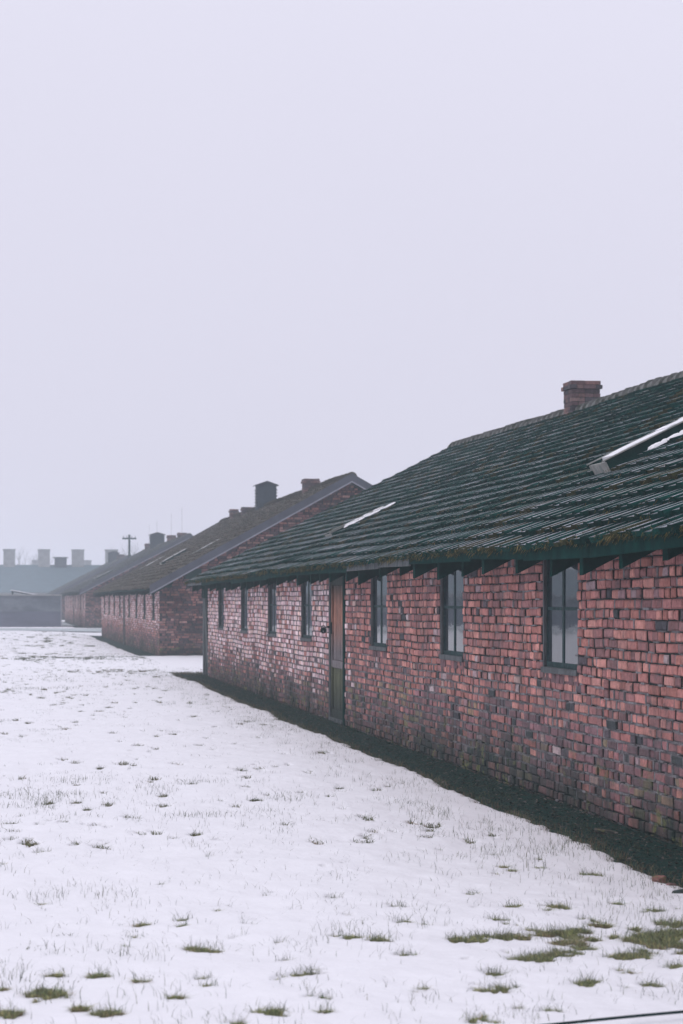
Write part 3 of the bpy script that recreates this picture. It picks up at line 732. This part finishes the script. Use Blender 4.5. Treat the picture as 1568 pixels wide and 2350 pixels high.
    while y < LEN + oh - .3:
        ln = random.uniform(1.8, 3.4); y2 = min(y + ln, LEN + oh); m = MB(); gry = idx == 1 and (10 < y < 12.2 or y > LEN - 4 or random.random() < .08); dz = random.uniform(-.015, .015); h = (.03 if gry else random.choice((.03, .04, .06))) if idx == 1 else .03
        x = EX + .02; m.raw([(x - .022, y, roofz(EX) - .04 - h + dz + sag(y)), (x, y, roofz(EX) - .04 - h + dz + sag(y)), (x, y2 - .01, roofz(EX) - .04 - h - dz + sag(y2)), (x - .022, y2 - .01, roofz(EX) - .04 - h - dz + sag(y2)),
                          (x - .022, y, roofz(EX) + .012 + sag(y)), (x, y, roofz(EX) + .012 + sag(y)), (x, y2 - .01, roofz(EX) + .012 + sag(y2)), (x - .022, y2 - .01, roofz(EX) + .012 + sag(y2))], BOXF)
        m.build('eave_board', M['wood_grey'] if gry else M['wood_dark'], roof); y = y2
    # skylights: low boxes running up the slope
    for si, (yA, yB, sA, sB) in enumerate(skylights):
        hgt = .135 if si == 0 else .07
        def bx(mm, a, b, s0, s1, n0, n1, t=(.5, .5, .5)):
            mm.hexa(np.array([P(s0, a, n0), P(s1, a, n0), P(s1, b, n0), P(s0, b, n0), P(s0, a, n1), P(s1, a, n1), P(s1, b, n1), P(s0, b, n1)]), t)
        m = MB(); bx(m, yA, yA + .04, sA, sB, -.01, hgt); bx(m, yB - .04, yB, sA, sB, -.01, hgt); bx(m, yA + .04, yB - .04, sB - .04, sB, -.01, hgt - .002)
        sk = m.build('skylight', M['wood_dark'], T)
        m = MB(); bx(m, yA + .0, yB - .0, sA - .02, sA, .01, hgt - .01); m.build('end_plate', M['zinc'], sk)
        m = MB(); bx(m, yA + .04, yB - .04, sA, sB - .04, hgt - .05, hgt - .03); m.build('pane', M['glass'], sk)
        m = MB(); bx(m, yA - .02, yA + .03, sA - .03, sB + .05, hgt + .001, hgt + .012); m.build('flashing', M['zinc'], sk)
        m = MB(); bx(m, yB - .03, yB + .02, sA - .03, sB + .05, hgt + .001, hgt + .012); m.build('flashing', M['zinc'], sk)
        m = MB(); n = 14
        off = .12 if si == 0 else .34
        for i in range(n):
            s0 = sA + off + (sB - sA - off) * i / n; s1 = sA + off + (sB - sA - off) * (i + 1) / n
            a = yA + .05 + (.10 if si == 0 else .3) * fb(i * .9, yA, 2) ; b = yB - .05 - (0 if si == 0 else .25 * fb(i * .8, 9 + yA, 2))
            if si and i in (9, 10): continue
            bx(m, a, b, s0, s1, hgt - .029, hgt + .004 + .014 * fb(i * .7, 4, 2))
        m.build('snow_cover', M['snow'], sk)
        if detail:   # snow left lying on the tiles on the near side
            m = MB()
            for i in range(34):
                s0 = sA + (.42 if si == 0 else .30) + random.random() ** 1.2 * (sB - sA - .2); k = (s0 - sA); a = yA - (random.uniform(.14, .30) if si == 0 else random.uniform(.03, .10 + .14 * min(1, k))); ww = random.uniform(.015, .05); ll = random.uniform(.03, .10)
                cx = []
                for t in range(8):
                    an = t * math.pi / 4; cx.append((s0 + ll * math.cos(an) * random.uniform(.7, 1.2), a + ww * math.sin(an) * random.uniform(.7, 1.2)))
                Vv = [P(s, yy, .055) for s, yy in cx] + [P(s0 + (s - s0) * .7, a + (yy - a) * .7, .078) for s, yy in cx] + [P(s0, a, .084)]
                Ff = [[t, (t + 1) % 8, 8 + (t + 1) % 8, 8 + t] for t in range(8)] + [[16, 8 + t, 8 + (t + 1) % 8, 8 + (t + 2) % 8] for t in range(0, 8, 2)]
                m.raw(Vv, Ff)
            m.build('snow_patch', M['snow'], sk, smooth=True)
    for (xa, xb, y0_, y1_, zt) in chims: chimney(T, xa, xb, y0_, y1_, roofz(W) - .25, zt, idx == 1)
    for (xa, xb, y0_, y1_, zt) in vents: louvre(T, xa, xb, y0_, y1_, roofz(W) - .12, zt)
    return T, P, S, sag, roofz, roof, rows, tw, te

# ridge furniture: world values turned local
def loc(B, X, D): return (D - X * SN) / CS - B['Y0']
b1c = [(5.5, 6.02, loc(B1, 10.1, 37.9), loc(B1, 10.1, 37.9) + .55, EYE + 3.93)]
T1, P1, S1, sag1, rz1, roof1, rows1, tw1, te1 = barrack(1, B1, 'nearest red brick barrack with mossy dark tiled roof, filling the right of the view', True, (300, 0, 300), 0,
    [(9.38, 9.92, 1.80, 3.15), (24.9, 25.55, 1.50, 2.56)], b1c, [])
y2 = [loc(B2, 10.3, 72.4), loc(B2, 10.3, 95.4), loc(B2, 10.3, 90.3)]
T2, *_ = barrack(2, B2, 'second brick barrack with brown mossy roof, grey bargeboard and brick gable facing the viewer', False, (0, 300, 0), 1,
    [(16.0, 16.7, 1.9, 3.0), (28.5, 29.3, 1.9, 3.1), (7.6, 8.3, 2.4, 3.4)],
    [(5.45, 5.97, y2[0], y2[0] + .6, EYE + 4.17), (5.45, 5.8, y2[1], y2[1] + .5, EYE + 4.13), (5.4, 5.92, y2[2], y2[2] + .5, EYE + 4.0)],
    [(5.32, 6.06, loc(B2, 10.1, 84.4) - .1, loc(B2, 10.1, 84.4) + .7, EYE + 4.74)])
y3 = [loc(B3, 10.3, 130.8), loc(B3, 10.3, 123.2), loc(B3, 10.3, 149.9)]
dz = -B3['z0']
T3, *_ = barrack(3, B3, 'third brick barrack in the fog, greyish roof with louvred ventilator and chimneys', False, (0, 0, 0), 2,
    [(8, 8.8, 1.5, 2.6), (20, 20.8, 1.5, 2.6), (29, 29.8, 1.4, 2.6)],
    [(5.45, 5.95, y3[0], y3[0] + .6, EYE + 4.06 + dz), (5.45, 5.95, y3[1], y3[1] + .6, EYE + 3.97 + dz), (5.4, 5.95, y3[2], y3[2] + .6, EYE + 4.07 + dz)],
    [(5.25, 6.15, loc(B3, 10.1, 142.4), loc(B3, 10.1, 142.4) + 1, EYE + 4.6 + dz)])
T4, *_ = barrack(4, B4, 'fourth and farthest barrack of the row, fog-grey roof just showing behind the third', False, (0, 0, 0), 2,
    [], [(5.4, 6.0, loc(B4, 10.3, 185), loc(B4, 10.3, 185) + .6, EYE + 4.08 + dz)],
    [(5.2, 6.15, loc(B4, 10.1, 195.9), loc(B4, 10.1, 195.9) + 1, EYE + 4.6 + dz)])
# thin lightning rods on the third and second roof
for T_, B_, ys_ in ((T3, B3, (y3[0] + .3, y3[1] + .3, y3[2] + .3, loc(B3, 10.1, 142.4) + .5)),):
    for y in ys_:
        m = MB(); m.tube([(5.7, y, 5.1), (5.7, y, 6.9)], .007, 5); m.build('lightning_rod', M['trim'], T_)
# timber at the far end of barrack 1: plate end, post and leaning strut
m = MB(); m.box(-.02, .16, LEN + .002, LEN + 1.35, 1.72, 1.98); m.build('wall_plate', M['wood_dark'], T1)
m = MB(); m.box(-.02, .10, LEN + .98, LEN + 1.10, -.1, 2.02); m.build('post', M['post'], T1)
m = MB(); m.box(.03, .15, LEN + .6, LEN + .7, -.1, 1.75); m.build('post', M['wood_dark'], T1)
m = MB(); m.beam((.0, LEN + .9, 1.98), (.06, LEN + .5, -.05), .13, .04); m.build('leaning_board', M['post'], T1)
# purlin ends on the second gable
m = MB(); m.box(.72, 1.18, -.9, -.02, 2.32, 2.62); m.build('purlin', M['wood_dark'], T2)
m = MB(); m.box(.1, .3, -.9, -.02, 2.06, 2.2); m.build('purlin', M['wood_dark'], T2)

# ------------------------------------------------------------------ blades: moss, grass
def blades(P0, H, Wd, lean, tone, curl=.5):
    """vectorised ribbons: P0 (n,3), H heights, lean (n,3) horizontal drift at tip"""
    n = len(P0); az = rng.uniform(0, math.pi, n); sd = np.stack([np.cos(az), np.sin(az), 0 * az], 1) * Wd[:, None] / 2
    up = np.array([0, 0, 1.]); V = np.zeros((n, 6, 3))
    mid = P0 + up * (H * .6)[:, None] + lean * curl * .6; tip = P0 + up * H[:, None] + lean
    V[:, 0] = P0 - sd; V[:, 1] = P0 + sd; V[:, 2] = mid - sd * .8; V[:, 3] = mid + sd * .8; V[:, 4] = tip - sd * .12; V[:, 5] = tip + sd * .12
    b = np.arange(n)[:, None] * 6
    F = np.concatenate([b + np.array([0, 1, 3, 2]), b + np.array([2, 3, 5, 4])], 0)
    return V.reshape(-1, 3), F, np.concatenate([tone, tone], 0)
def hp(y):
    u = ((y + B1['oh']) % tw1); return float(np.interp(u, (0, .008, .024, .100, .135, .327), (0, .013, .018, .018, .003, 0)))
# moss strands at the tile edges of the nearest roof and a fringe hanging from its eave
pts = []; ton = []; lean = []; H = []
MO = np.array([[.085, .075, .03], [.05, .055, .028], [.015, .038, .025], [.14, .11, .045]])
for r in range(rows1):
    s0 = r * te1 - .05; n = int(2400 * (.5 if r > 3 else 1.0))
    y = rng.uniform(3, LEN + 1.3, n); dens = fbm(y * .9, np.full(n, r * .9), 3); jn = 1 - ((y + 1.35) % tw1) / tw1
    keep = (dens + rng.uniform(-.12, .12, n) > (.50 if r else .3)) & ((jn > .62) | (rng.random(n) < .25)); y = y[keep]
    for yy in y:
        p = P1(s0 - .004 + random.uniform(-.012, .02), yy, random.uniform(.035, .055) + hp(yy)); pts.append(p); H.append(random.uniform(-.035, .02)); ton.append(MO[random.randrange(4)] * random.uniform(.6, 1.1))
        lean.append((random.uniform(-.02, .01), random.uniform(-.03, .03), 0))
n = 15000; y = rng.uniform(0, LEN + 1.35, n); y = y[fbm(y * 3.2, y * 0, 3) + rng.uniform(-.12, .12, n) > .46]
for yy in y:
    s = random.uniform(-.06, .05); p = P1(s, yy, random.uniform(.0, .055) + hp(yy)); pts.append(p); k = random.random()
    H.append(-random.uniform(.012, .05) if k < .8 else .02); ton.append(MO[random.randrange(4)] * random.uniform(.55, 1.25) * (1.15 if k < .8 else .8)); lean.append((random.uniform(-.035, -.005), random.uniform(-.03, .03), 0))
V, F, TT = blades(np.array(pts), np.array(H), rng.uniform(.004, .009, len(pts)), np.array(lean), np.array(ton), 1.2)
add('moss', mesh_np('moss', V, F, TT), M['moss'], roof1, kind='stuff')

# grass
G = np.array([[.075, .095, .050], [.10, .11, .060], [.050, .075, .050], [.13, .125, .075], [.085, .095, .075]]); BRN = np.array([[.17, .11, .075], [.13, .085, .06], [.20, .16, .10]])
pp = []; hh = []; ww = []; ll = []; tt = []
def grass_batch(X, Y, h0, h1, w0, w1, drift, pal, zoff=0., bright=1.):
    n = len(X)
    if n == 0: return
    Z = terr(X, Y) + zoff
    pp.append(np.stack([X, Y, Z], 1)); hh.append(rng.uniform(h0, h1, n)); ww.append(rng.uniform(w0, w1, n))
    a = rng.uniform(0, 2 * math.pi, n); d = rng.uniform(.1, 1, n) * drift; ll.append(np.stack([np.cos(a) * d, np.sin(a) * d, 0 * a], 1))
    tt.append(pal[rng.integers(0, len(pal), n)] * rng.uniform(.7, 1.25, n)[:, None] * bright)
for (tx, ty, r, kd) in TP:
    ry = r * (1.4 if ty < 14 else 2.6); area = math.pi * r * ry
    n = int(min(2600, 50 + area * 90000)) if ty < 14 else int(40 + area * 9000)
    q = np.sqrt(rng.random(n)) * 1.7; a = rng.uniform(0, 2 * math.pi, n); X = tx + np.cos(a) * q * r; Y = ty + np.sin(a) * q * ry
    near = [t for t in TP if abs(t[0] - tx) < 5 * (r + t[2]) and abs(t[1] - ty) < 8 * (r + t[2])]
    kp = melt(X, Y, near) > rng.uniform(.40, .62, n); X, Y = X[kp], Y[kp]; n = len(X)
    n_b = int(n * (.68 if kd else .27)); big = 1.0 if r > .03 else .75
    wf = 1.0 if ty < 14 else (1.5 if ty < 58 else 2.5)
    grass_batch(X[n_b:], Y[n_b:], .006, .036 * big * (1.25 if ty > 14 else 1), .0022 * wf, .0045 * wf, .065, G * np.array((1.1, 1.05, .8)), .004, 2.7 if ty < 14 else 1.2)
    grass_batch(X[:n_b], Y[:n_b], .004, .026 * big, .0025, .005, .06, BRN, .004, 2.0)
    m_ = max(3, n // 22); grass_batch(tx + rng.normal(0, r * 1.3, m_), ty + rng.normal(0, ry * 1.1, m_), .03, .065, .0016, .0028, .05, G, .008, 1.3)
# scattered single blades and small groups through the snow
def scatter(n, y0, y1, thr, hs, wd, clump, dr=.05):
    X = rng.uniform(-.6, 4.2, n); Y = y0 + (y1 - y0) * rng.random(n) ** 1.25
    k = fbm(X * clump, Y * clump * .7, 3) + rng.uniform(-.10, .10, n) > thr; X, Y = X[k], Y[k]; k = bare_dist(X, Y) > -.02; X, Y = X[k], Y[k]
    grass_batch(X, Y, hs[0], hs[1], wd[0], wd[1], dr, G, .010, 1.15)
scatter(20000, 7.2, 20, .64, (.03, .07), (.0018, .003), 3.0)
scatter(6000, 7.2, 20, .50, (.03, .06), (.0015, .0026), 9.0)
scatter(24000, 16, 48, .66, (.02, .055), (.002, .004), 3.0)
scatter(14000, 40, 112, .60, (.03, .07), (.004, .008), 1.6)
scatter(50000, 9, 30, .60, (.006, .022), (.002, .004), 8.0, .05)
scatter(60000, 24, 70, .60, (.008, .026), (.003, .006), 5.0, .06)
scatter(24000, 60, 118, .58, (.01, .04), (.006, .012), 2.6, .08)
# more grass close to the bare strip and its ragged edge
n = 90000; Y = 10 + 39 * rng.random(n) ** 1.2; X = rng.uniform(2.6, 4.3, n); bd = bare_dist(X, Y); k = (np.abs(bd - .03) < .10) & (rng.random(n) < .8); grass_batch(X[k], Y[k], .015, .055, .002, .004, .04, np.vstack([G, BRN]), .0, 1.0)
k = (bd > .1) & (bd < .9) & (rng.random(n) < .10) & (fbm(X * 4, Y * 3, 2) > .45); grass_batch(X[k], Y[k], .035, .075, .002, .003, .03, G, .01, 1.2)
k = (bd < -.04) & (rng.random(n) < .35) & (fbm(X * 2, Y * 1, 3) > .5); grass_batch(X[k], Y[k], .01, .04, .002, .004, .05, G, 0, .8)
# grass at the far corner of the first barrack and strips between
n = 9000; X = rng.uniform(1.6, 4.9, n); Y = rng.normal(49.6, .9, n); bd = bare_dist(X, Y); k = ((bd < .1) | (fbm(X * 3, Y * 2, 3) > .58)); grass_batch(X[k], Y[k], .02, .06, .005, .01, .04, np.vstack([G, G, BRN]), 0, 1.3)
n = 7000; X = rng.uniform(.4, 4.2, n); Y = rng.normal(61, 1.4, n); k = fbm(X * 6, Y * 1.5, 3) > .52; grass_batch(X[k], Y[k], .02, .05, .006, .012, .04, G, .01, 1.0)
V, F, TT = blades(np.vstack(pp), np.concatenate(hh), np.concatenate(ww), np.vstack(ll), np.vstack(tt), .4)
add('grass', mesh_np('grass', V, F, TT), M['grass'], kind='stuff', label='short grass blades and tufts poking through the thin snow')
print('blades', len(V) // 6)

# leaf litter and crumbs on the bare strip
n = 26000; Y = 10 + 41 * rng.random(n) ** 1.3; X = rng.uniform(3.7, 4.75, n); k = bare_dist(X, Y) < .02; X, Y = X[k], Y[k]; n = len(X)
sz = rng.uniform(.006, .022, n); a = rng.uniform(0, 2 * math.pi, n); el = rng.uniform(.35, 1, n); cz = terr(X, Y) + rng.uniform(.004, .022, n)
ux = np.stack([np.cos(a), np.sin(a), rng.uniform(-.4, .4, n)], 1) * sz[:, None]; vx = np.stack([-np.sin(a) * el, np.cos(a) * el, rng.uniform(-.4, .4, n)], 1) * sz[:, None] * .6
C = np.stack([X, Y, cz], 1); V = np.stack([C - ux, C + vx * .9, C + ux, C - vx, C + np.array([0, 0, .004])], 1)
b = np.arange(n)[:, None] * 5; F = np.concatenate([b + np.array([0, 3, 4, 4]), b + np.array([3, 2, 4, 4]), b + np.array([2, 1, 4, 4]), b + np.array([1, 0, 4, 4])], 0)[:, :3]
LT = np.array([[.02, .045, .035], [.05, .055, .045], [.012, .04, .034], [.12, .11, .10], [.02, .04, .035], [.05, .045, .035]])
t = LT[rng.choice(6, n, p=[.22, .22, .2, .09, .15, .12])] * rng.uniform(.6, 1.2, n)[:, None]
add('leaf_litter', mesh_np('leaf_litter', V.reshape(-1, 3), F, np.concatenate([t] * 4, 0)), M['litter'], kind='stuff', label='dark leaf litter on the bare strip under the eave')

# ------------------------------------------------------------------ single things
def lump(name, X, Y, sx, sy, sz, rz, tone, label, cat, z=0.):
    import bmesh
    bm = bmesh.new(); bmesh.ops.create_cube(bm, size=1); bmesh.ops.subdivide_edges(bm, edges=bm.edges[:], cuts=2, use_grid_fill=True)
    for v in bm.verts:
        l = v.co.length; v.co *= (.62 / l) ** .35
        v.co.x *= sx * random.uniform(.86, 1.08); v.co.y *= sy * random.uniform(.86, 1.08); v.co.z = (v.co.z * random.uniform(.86, 1.1) + .42) * sz
    me = bpy.data.meshes.new(name); bm.to_mesh(me); bm.free()
    at = me.attributes.new('tone', 'FLOAT_COLOR', 'FACE'); at.data.foreach_set('color', np.tile(np.array([*tone, 1.]), len(me.polygons)).astype(np.float32))
    o = add(name, me, M['brick'], loc=(X, Y, z), label=label, cat=cat); o.rotation_euler = (random.uniform(-.1, .1), random.uniform(-.15, .15), rz); return o
X, Y = gp(1512, 2030); lump('broken_brick', X, Y, .085, .06, .04, .7, srgb((150, 104, 98)), 'pinkish broken brick at the edge of the snow, largest one near the right edge', 'brick', .012)
X, Y = gp(1390, 1912); lump('broken_brick', X, Y, .17, .07, .03, -.2, srgb((92, 84, 78)), 'flat brown brick fragment lying on the dark earth below the nearest window', 'brick', -.005)
X, Y = gp(1540, 2040); lump('broken_brick', X, Y, .05, .04, .035, .2, srgb((150, 110, 110)), 'small brick chip on the dark earth just right of the pinkish broken brick', 'brick', .0)
X, Y = gp(1560, 2062); lump('stone', X, Y, .10, .06, .05, .9, srgb((120, 112, 120)), 'grey stone at the snow edge by the right border of the photo', 'stone', .0)
# padlock on the hasp: disc body and shackle
pl = empty('padlock', (B1['X0'] - .10, B1['Y0'] + DOOR[1] + .05, 1.235), 'black round padlock with open shackle beside the wooden door', 'padlock', rz=math.radians(78)); pl.scale = (.78, .78, .78); pl.location.x += .02; pl.location.z += .01
m = MB(); n = 18
for (x0_, x1_, r) in ((-.03, .0, .055),):
    V = [(x0_ - .006, .8 * r * math.cos(2 * math.pi * i / n), .8 * r * math.sin(2 * math.pi * i / n)) for i in range(n)] + [(x0_, r * math.cos(2 * math.pi * i / n), r * math.sin(2 * math.pi * i / n)) for i in range(n)] + [(x1_, r * math.cos(2 * math.pi * i / n), r * math.sin(2 * math.pi * i / n)) for i in range(n)]
    F = [[i, (i + 1) % n, n + (i + 1) % n, n + i] for i in range(n)] + [[n + i, n + (i + 1) % n, 2 * n + (i + 1) % n, 2 * n + i] for i in range(n)]
    V += [(x0_ - .007, 0, 0), (x1_, 0, 0)]; F += [[3 * n, i, (i + 1) % n, (i + 2) % n] for i in range(0, n, 2)] + [[3 * n + 1, 2 * n + i, 2 * n + (i + 1) % n, 2 * n + (i + 2) % n] for i in range(0, n, 2)]
    m.raw(V, F)
m.build('body', M['black'], pl)
m = MB(); m.tube([(-.015, .035 * math.cos(t), .045 + .042 * math.sin(t)) for t in np.linspace(-.3, math.pi + .3, 14)], .008, 6); m.build('shackle', M['black'], pl)
m = MB(); m.box(-.039, -.037, -.007, .007, -.03, -.005); m.build('keyhole', M['trim'], pl)

# black cable low over the snow in front
a = np.array([*gp(1290, 2349, .06), .06]); b = np.array([*gp(1568, 2322, .06), .06]); d = b - a
pts_ = [a + d * t + np.array([0, 0, .0015 * math.sin(t * 3)]) for t in np.linspace(-2.2, 2.6, 24)]
cb = MB(); cb.tube(pts_, .006, 8); cb.build('cable', M['black'], label='thin black cable stretched low over the snow in the lower right corner', cat='cable', smooth=True)

# utility pole behind the third barrack
Dp = 168.; Xp = 301 * Dp * CS / FPX; Yp = (Dp - Xp * SN) / CS
up_ = empty('utility_pole', (Xp, Yp, .15), 'dark T-shaped utility pole rising behind the roof of the third barrack', 'utility pole')
m = MB(); m.tube([(0, 0, -.2), (0, 0, 6.75)], [.11, .085], 8); m.build('pole', M['wood_dark'], up_)
m = MB(); m.box(-.55, .55, -.06, .06, 6.38, 6.50); m.build('crossarm', M['wood_dark'], up_)
for x in (-.45, -.2, .2, .45):
    m = MB(); m.tube([(x, 0, 6.5), (x, 0, 6.62), (x, 0, 6.66)], [.03, .035, .01], 6); m.build('insulator', M['trim'], up_)

# low rendered shed across the path at the left
Ys = 124.; zs = .15
sh = empty('shed', (-20, Ys, zs), 'low flat grey shed at the left edge in front of the long far roof', 'shed')
XR = 141 * 125. * CS / FPX
m = MB(); m.box(-60, XR + 20, 0, 5, -.3, 1.82); m.build('wall', M['concrete'], sh)
m = MB(); m.box(-60.1, XR + 20.08, -.08, 5.08, 1.822, 1.90); m.build('coping', M['far_brick'], sh)
m = MB(); m.box(XR + 20 - .0, XR + 20.07, -.03, .1, -.3, 1.82); m.build('corner_post', M['trim'], sh)
m = MB(); m.box(-60, XR + 20.0, -.02, -.002, -.3, .92); m.build('plinth', mat('shed_plinth', (.085, .095, .13), .8, var=.3, scale=.6, stretch=(.6, 1, 2), bump=.2), sh)
# slanting lean-to roof just behind
Dl = 134.; ll_ = empty('lean_to_roof', (0, (Dl) / CS, 0.15), 'thin slanting sheet roof sticking up behind the low grey shed', 'roof')
xl = 31 * Dl * CS / FPX; xr = 102 * Dl * CS / FPX; z1 = EYE + 25 * Dl / FPX - .15; z2 = EYE + 12 * Dl / FPX - .15
m = MB(); m.hexa(np.array([[xl, 0, z1 - .06], [xr, 0, z2 - .06], [xr, 3, z2 - .06], [xl, 3, z1 - .06], [xl, 0, z1], [xr, 0, z2], [xr, 3, z2], [xl, 3, z1]])); m.build('sheet', M['wood_dark'], ll_)
m = MB(); m.hexa(np.array([[xl - .05, -.05, z1 + .002], [xr + .05, -.05, z2 + .002], [xr + .05, 3, z2 + .002], [xl - .05, 3, z1 + .002], [xl - .05, -.05, z1 + .05], [xr + .05, -.05, z2 + .05], [xr + .05, 3, z2 + .05], [xl - .05, 3, z1 + .05]])); m.build('snow_cover', M['snow'], ll_)
m = MB()
m.box(xl + .02, xl + .12, .05, .15, -.3, z1 - .07); m.box(xr - .12, xr - .02, .05, .15, -.3, z2 - .07); m.box(xl + .02, xl + .12, 2.8, 2.9, -.3, z1 - .07); m.box(xr - .12, xr - .02, 2.8, 2.9, -.3, z2 - .07); m.build('posts', M['wood_dark'], ll_)

# long far building with four wide chimneys, and one more behind it
def far_building(D, xs_ch, wch, topch, ridge_px, x_right, label, vent=None):
    Y = D / CS; T = empty('long_barrack', (0, Y, .15), label, 'barrack')
    rz_ = EYE + ridge_px * D / FPX - .15; ev = 2.4; x0, x1 = -90, x_right
    m = MB(); m.box(x0 + .5, x1 - .5, -5.2, 5.2, -.3, ev + .1); m.build('wall', M['far_brick'], T)
    m = MB(); m.raw([(x0, -6, ev), (x1, -6, ev), (x1, 0, rz_), (x0, 0, rz_), (x0, 6, ev), (x1, 6, ev)], [[0, 1, 2, 3], [3, 2, 5, 4], [0, 3, 4, 4], [1, 5, 2, 2]])
    m.build('roof', M['far_roof'], T)
    for (pa, pb) in xs_ch:
        a = (pa + 4) * D * CS / FPX; b = (pb + 4) * D * CS / FPX; zt = EYE + topch * D / FPX - .15; m = MB()
        m.box(a, b, -.5, .6, rz_ - .8, zt - .16); m.box(a - .05, b + .05, -.55, .65, zt - .16, zt); m.build('chimney', M['far_brick'], T)
    if vent:
        pa, pb, tp = vent; a = (pa + 4) * D * CS / FPX; b = (pb + 4) * D * CS / FPX; zt = EYE + tp * D / FPX - .15; m = MB()
        m.box(a + .15, b - .15, -.6, .8, rz_ - .5, zt - .1); v = m.build('ventilator', M['vent'], T); m = MB(); m.box(a, b, -.8, 1, zt - .099, zt); m.build('cap', M['vent'], v)
    for k in range(7):
        a = 12 - 4 - k * 4.; m = MB(); m.box(a, a + 1.2, -5.24, -5.19, 1, 2.1); m.build('window', M['glass'], T)
Dn = 226.
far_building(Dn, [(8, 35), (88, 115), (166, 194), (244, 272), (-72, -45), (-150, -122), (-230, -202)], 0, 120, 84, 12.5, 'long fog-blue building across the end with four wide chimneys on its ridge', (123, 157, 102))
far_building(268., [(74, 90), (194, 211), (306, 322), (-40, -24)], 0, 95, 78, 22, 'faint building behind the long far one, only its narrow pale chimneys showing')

# bare trees, almost lost in the fog
def bare_tree(X, Y, h, label, sd):
    r_ = random.Random(sd); T = empty('bare_tree', (X, Y, .1), label, 'tree', 'bare trees far off in the fog')
    tr = MB(); tr.tube([(0, 0, -.2), (.1, 0, h * .3), (.0, .1, h * .5)], [.28, .2, .14], 7); tr.build('trunk', M['bark'], T)
    cr = MB()
    def br(p, d, l, r, lv):
        q = p + d * l; r = r * .75; cr.tube([p, (p + q) / 2 + np.array([r_.uniform(-.1, .1) * l, 0, r_.uniform(0, .1) * l]), q], [r, r * .8, r * .6], 4, caps=False)
        if lv == 0: return
        for k in range(3 if lv > 1 else 4):
            e = d + np.array([r_.uniform(-.7, .7), r_.uniform(-.7, .7), r_.uniform(-.05, .5)]); e /= np.linalg.norm(e); br(p + (q - p) * r_.uniform(.5, 1), e, l * r_.uniform(.55, .8), r * .55, lv - 1)
    for k in range(7):
        d = np.array([r_.uniform(-.8, .8), r_.uniform(-.8, .8), r_.uniform(.5, 1)]); d /= np.linalg.norm(d); br(np.array([0, .05, h * r_.uniform(.3, .5)]), d, h * .26, .09, 3)
    cr.build('crown', M['bark'], T)
for i, (px, D, h, lb) in enumerate(((60, 282, 9.6, 'faint bare tree between the first two wide chimneys of the far building'), (300, 280, 10.0, 'faint bare tree behind the T-shaped utility pole'),
                                (285, 290, 9.3, 'faintest bare tree, left of the utility pole beyond the far roofs'))):
    X = (px + 4) * D * CS / FPX; bare_tree(X, (D - X * SN) / CS, h, lb, i)

# ------------------------------------------------------------------ fog
mh = bpy.data.materials.new('haze'); mh.use_nodes = True; t = mh.node_tree; t.nodes.clear()
o_ = t.nodes.new('ShaderNodeOutputMaterial'); pv = t.nodes.new('ShaderNodeVolumePrincipled'); t.links.new(pv.outputs[0], o_.inputs['Volume'])
pv.inputs['Density'].default_value = .0018; pv.inputs['Color'].default_value = (.86, .94, .99, 1); pv.inputs['Anisotropy'].default_value = 0.2
m = MB(); m.box(-310, 330, -30, 430, -1.3, 10.8)
add('haze', m.mesh('haze'), mh, kind='stuff', label='pale winter fog')
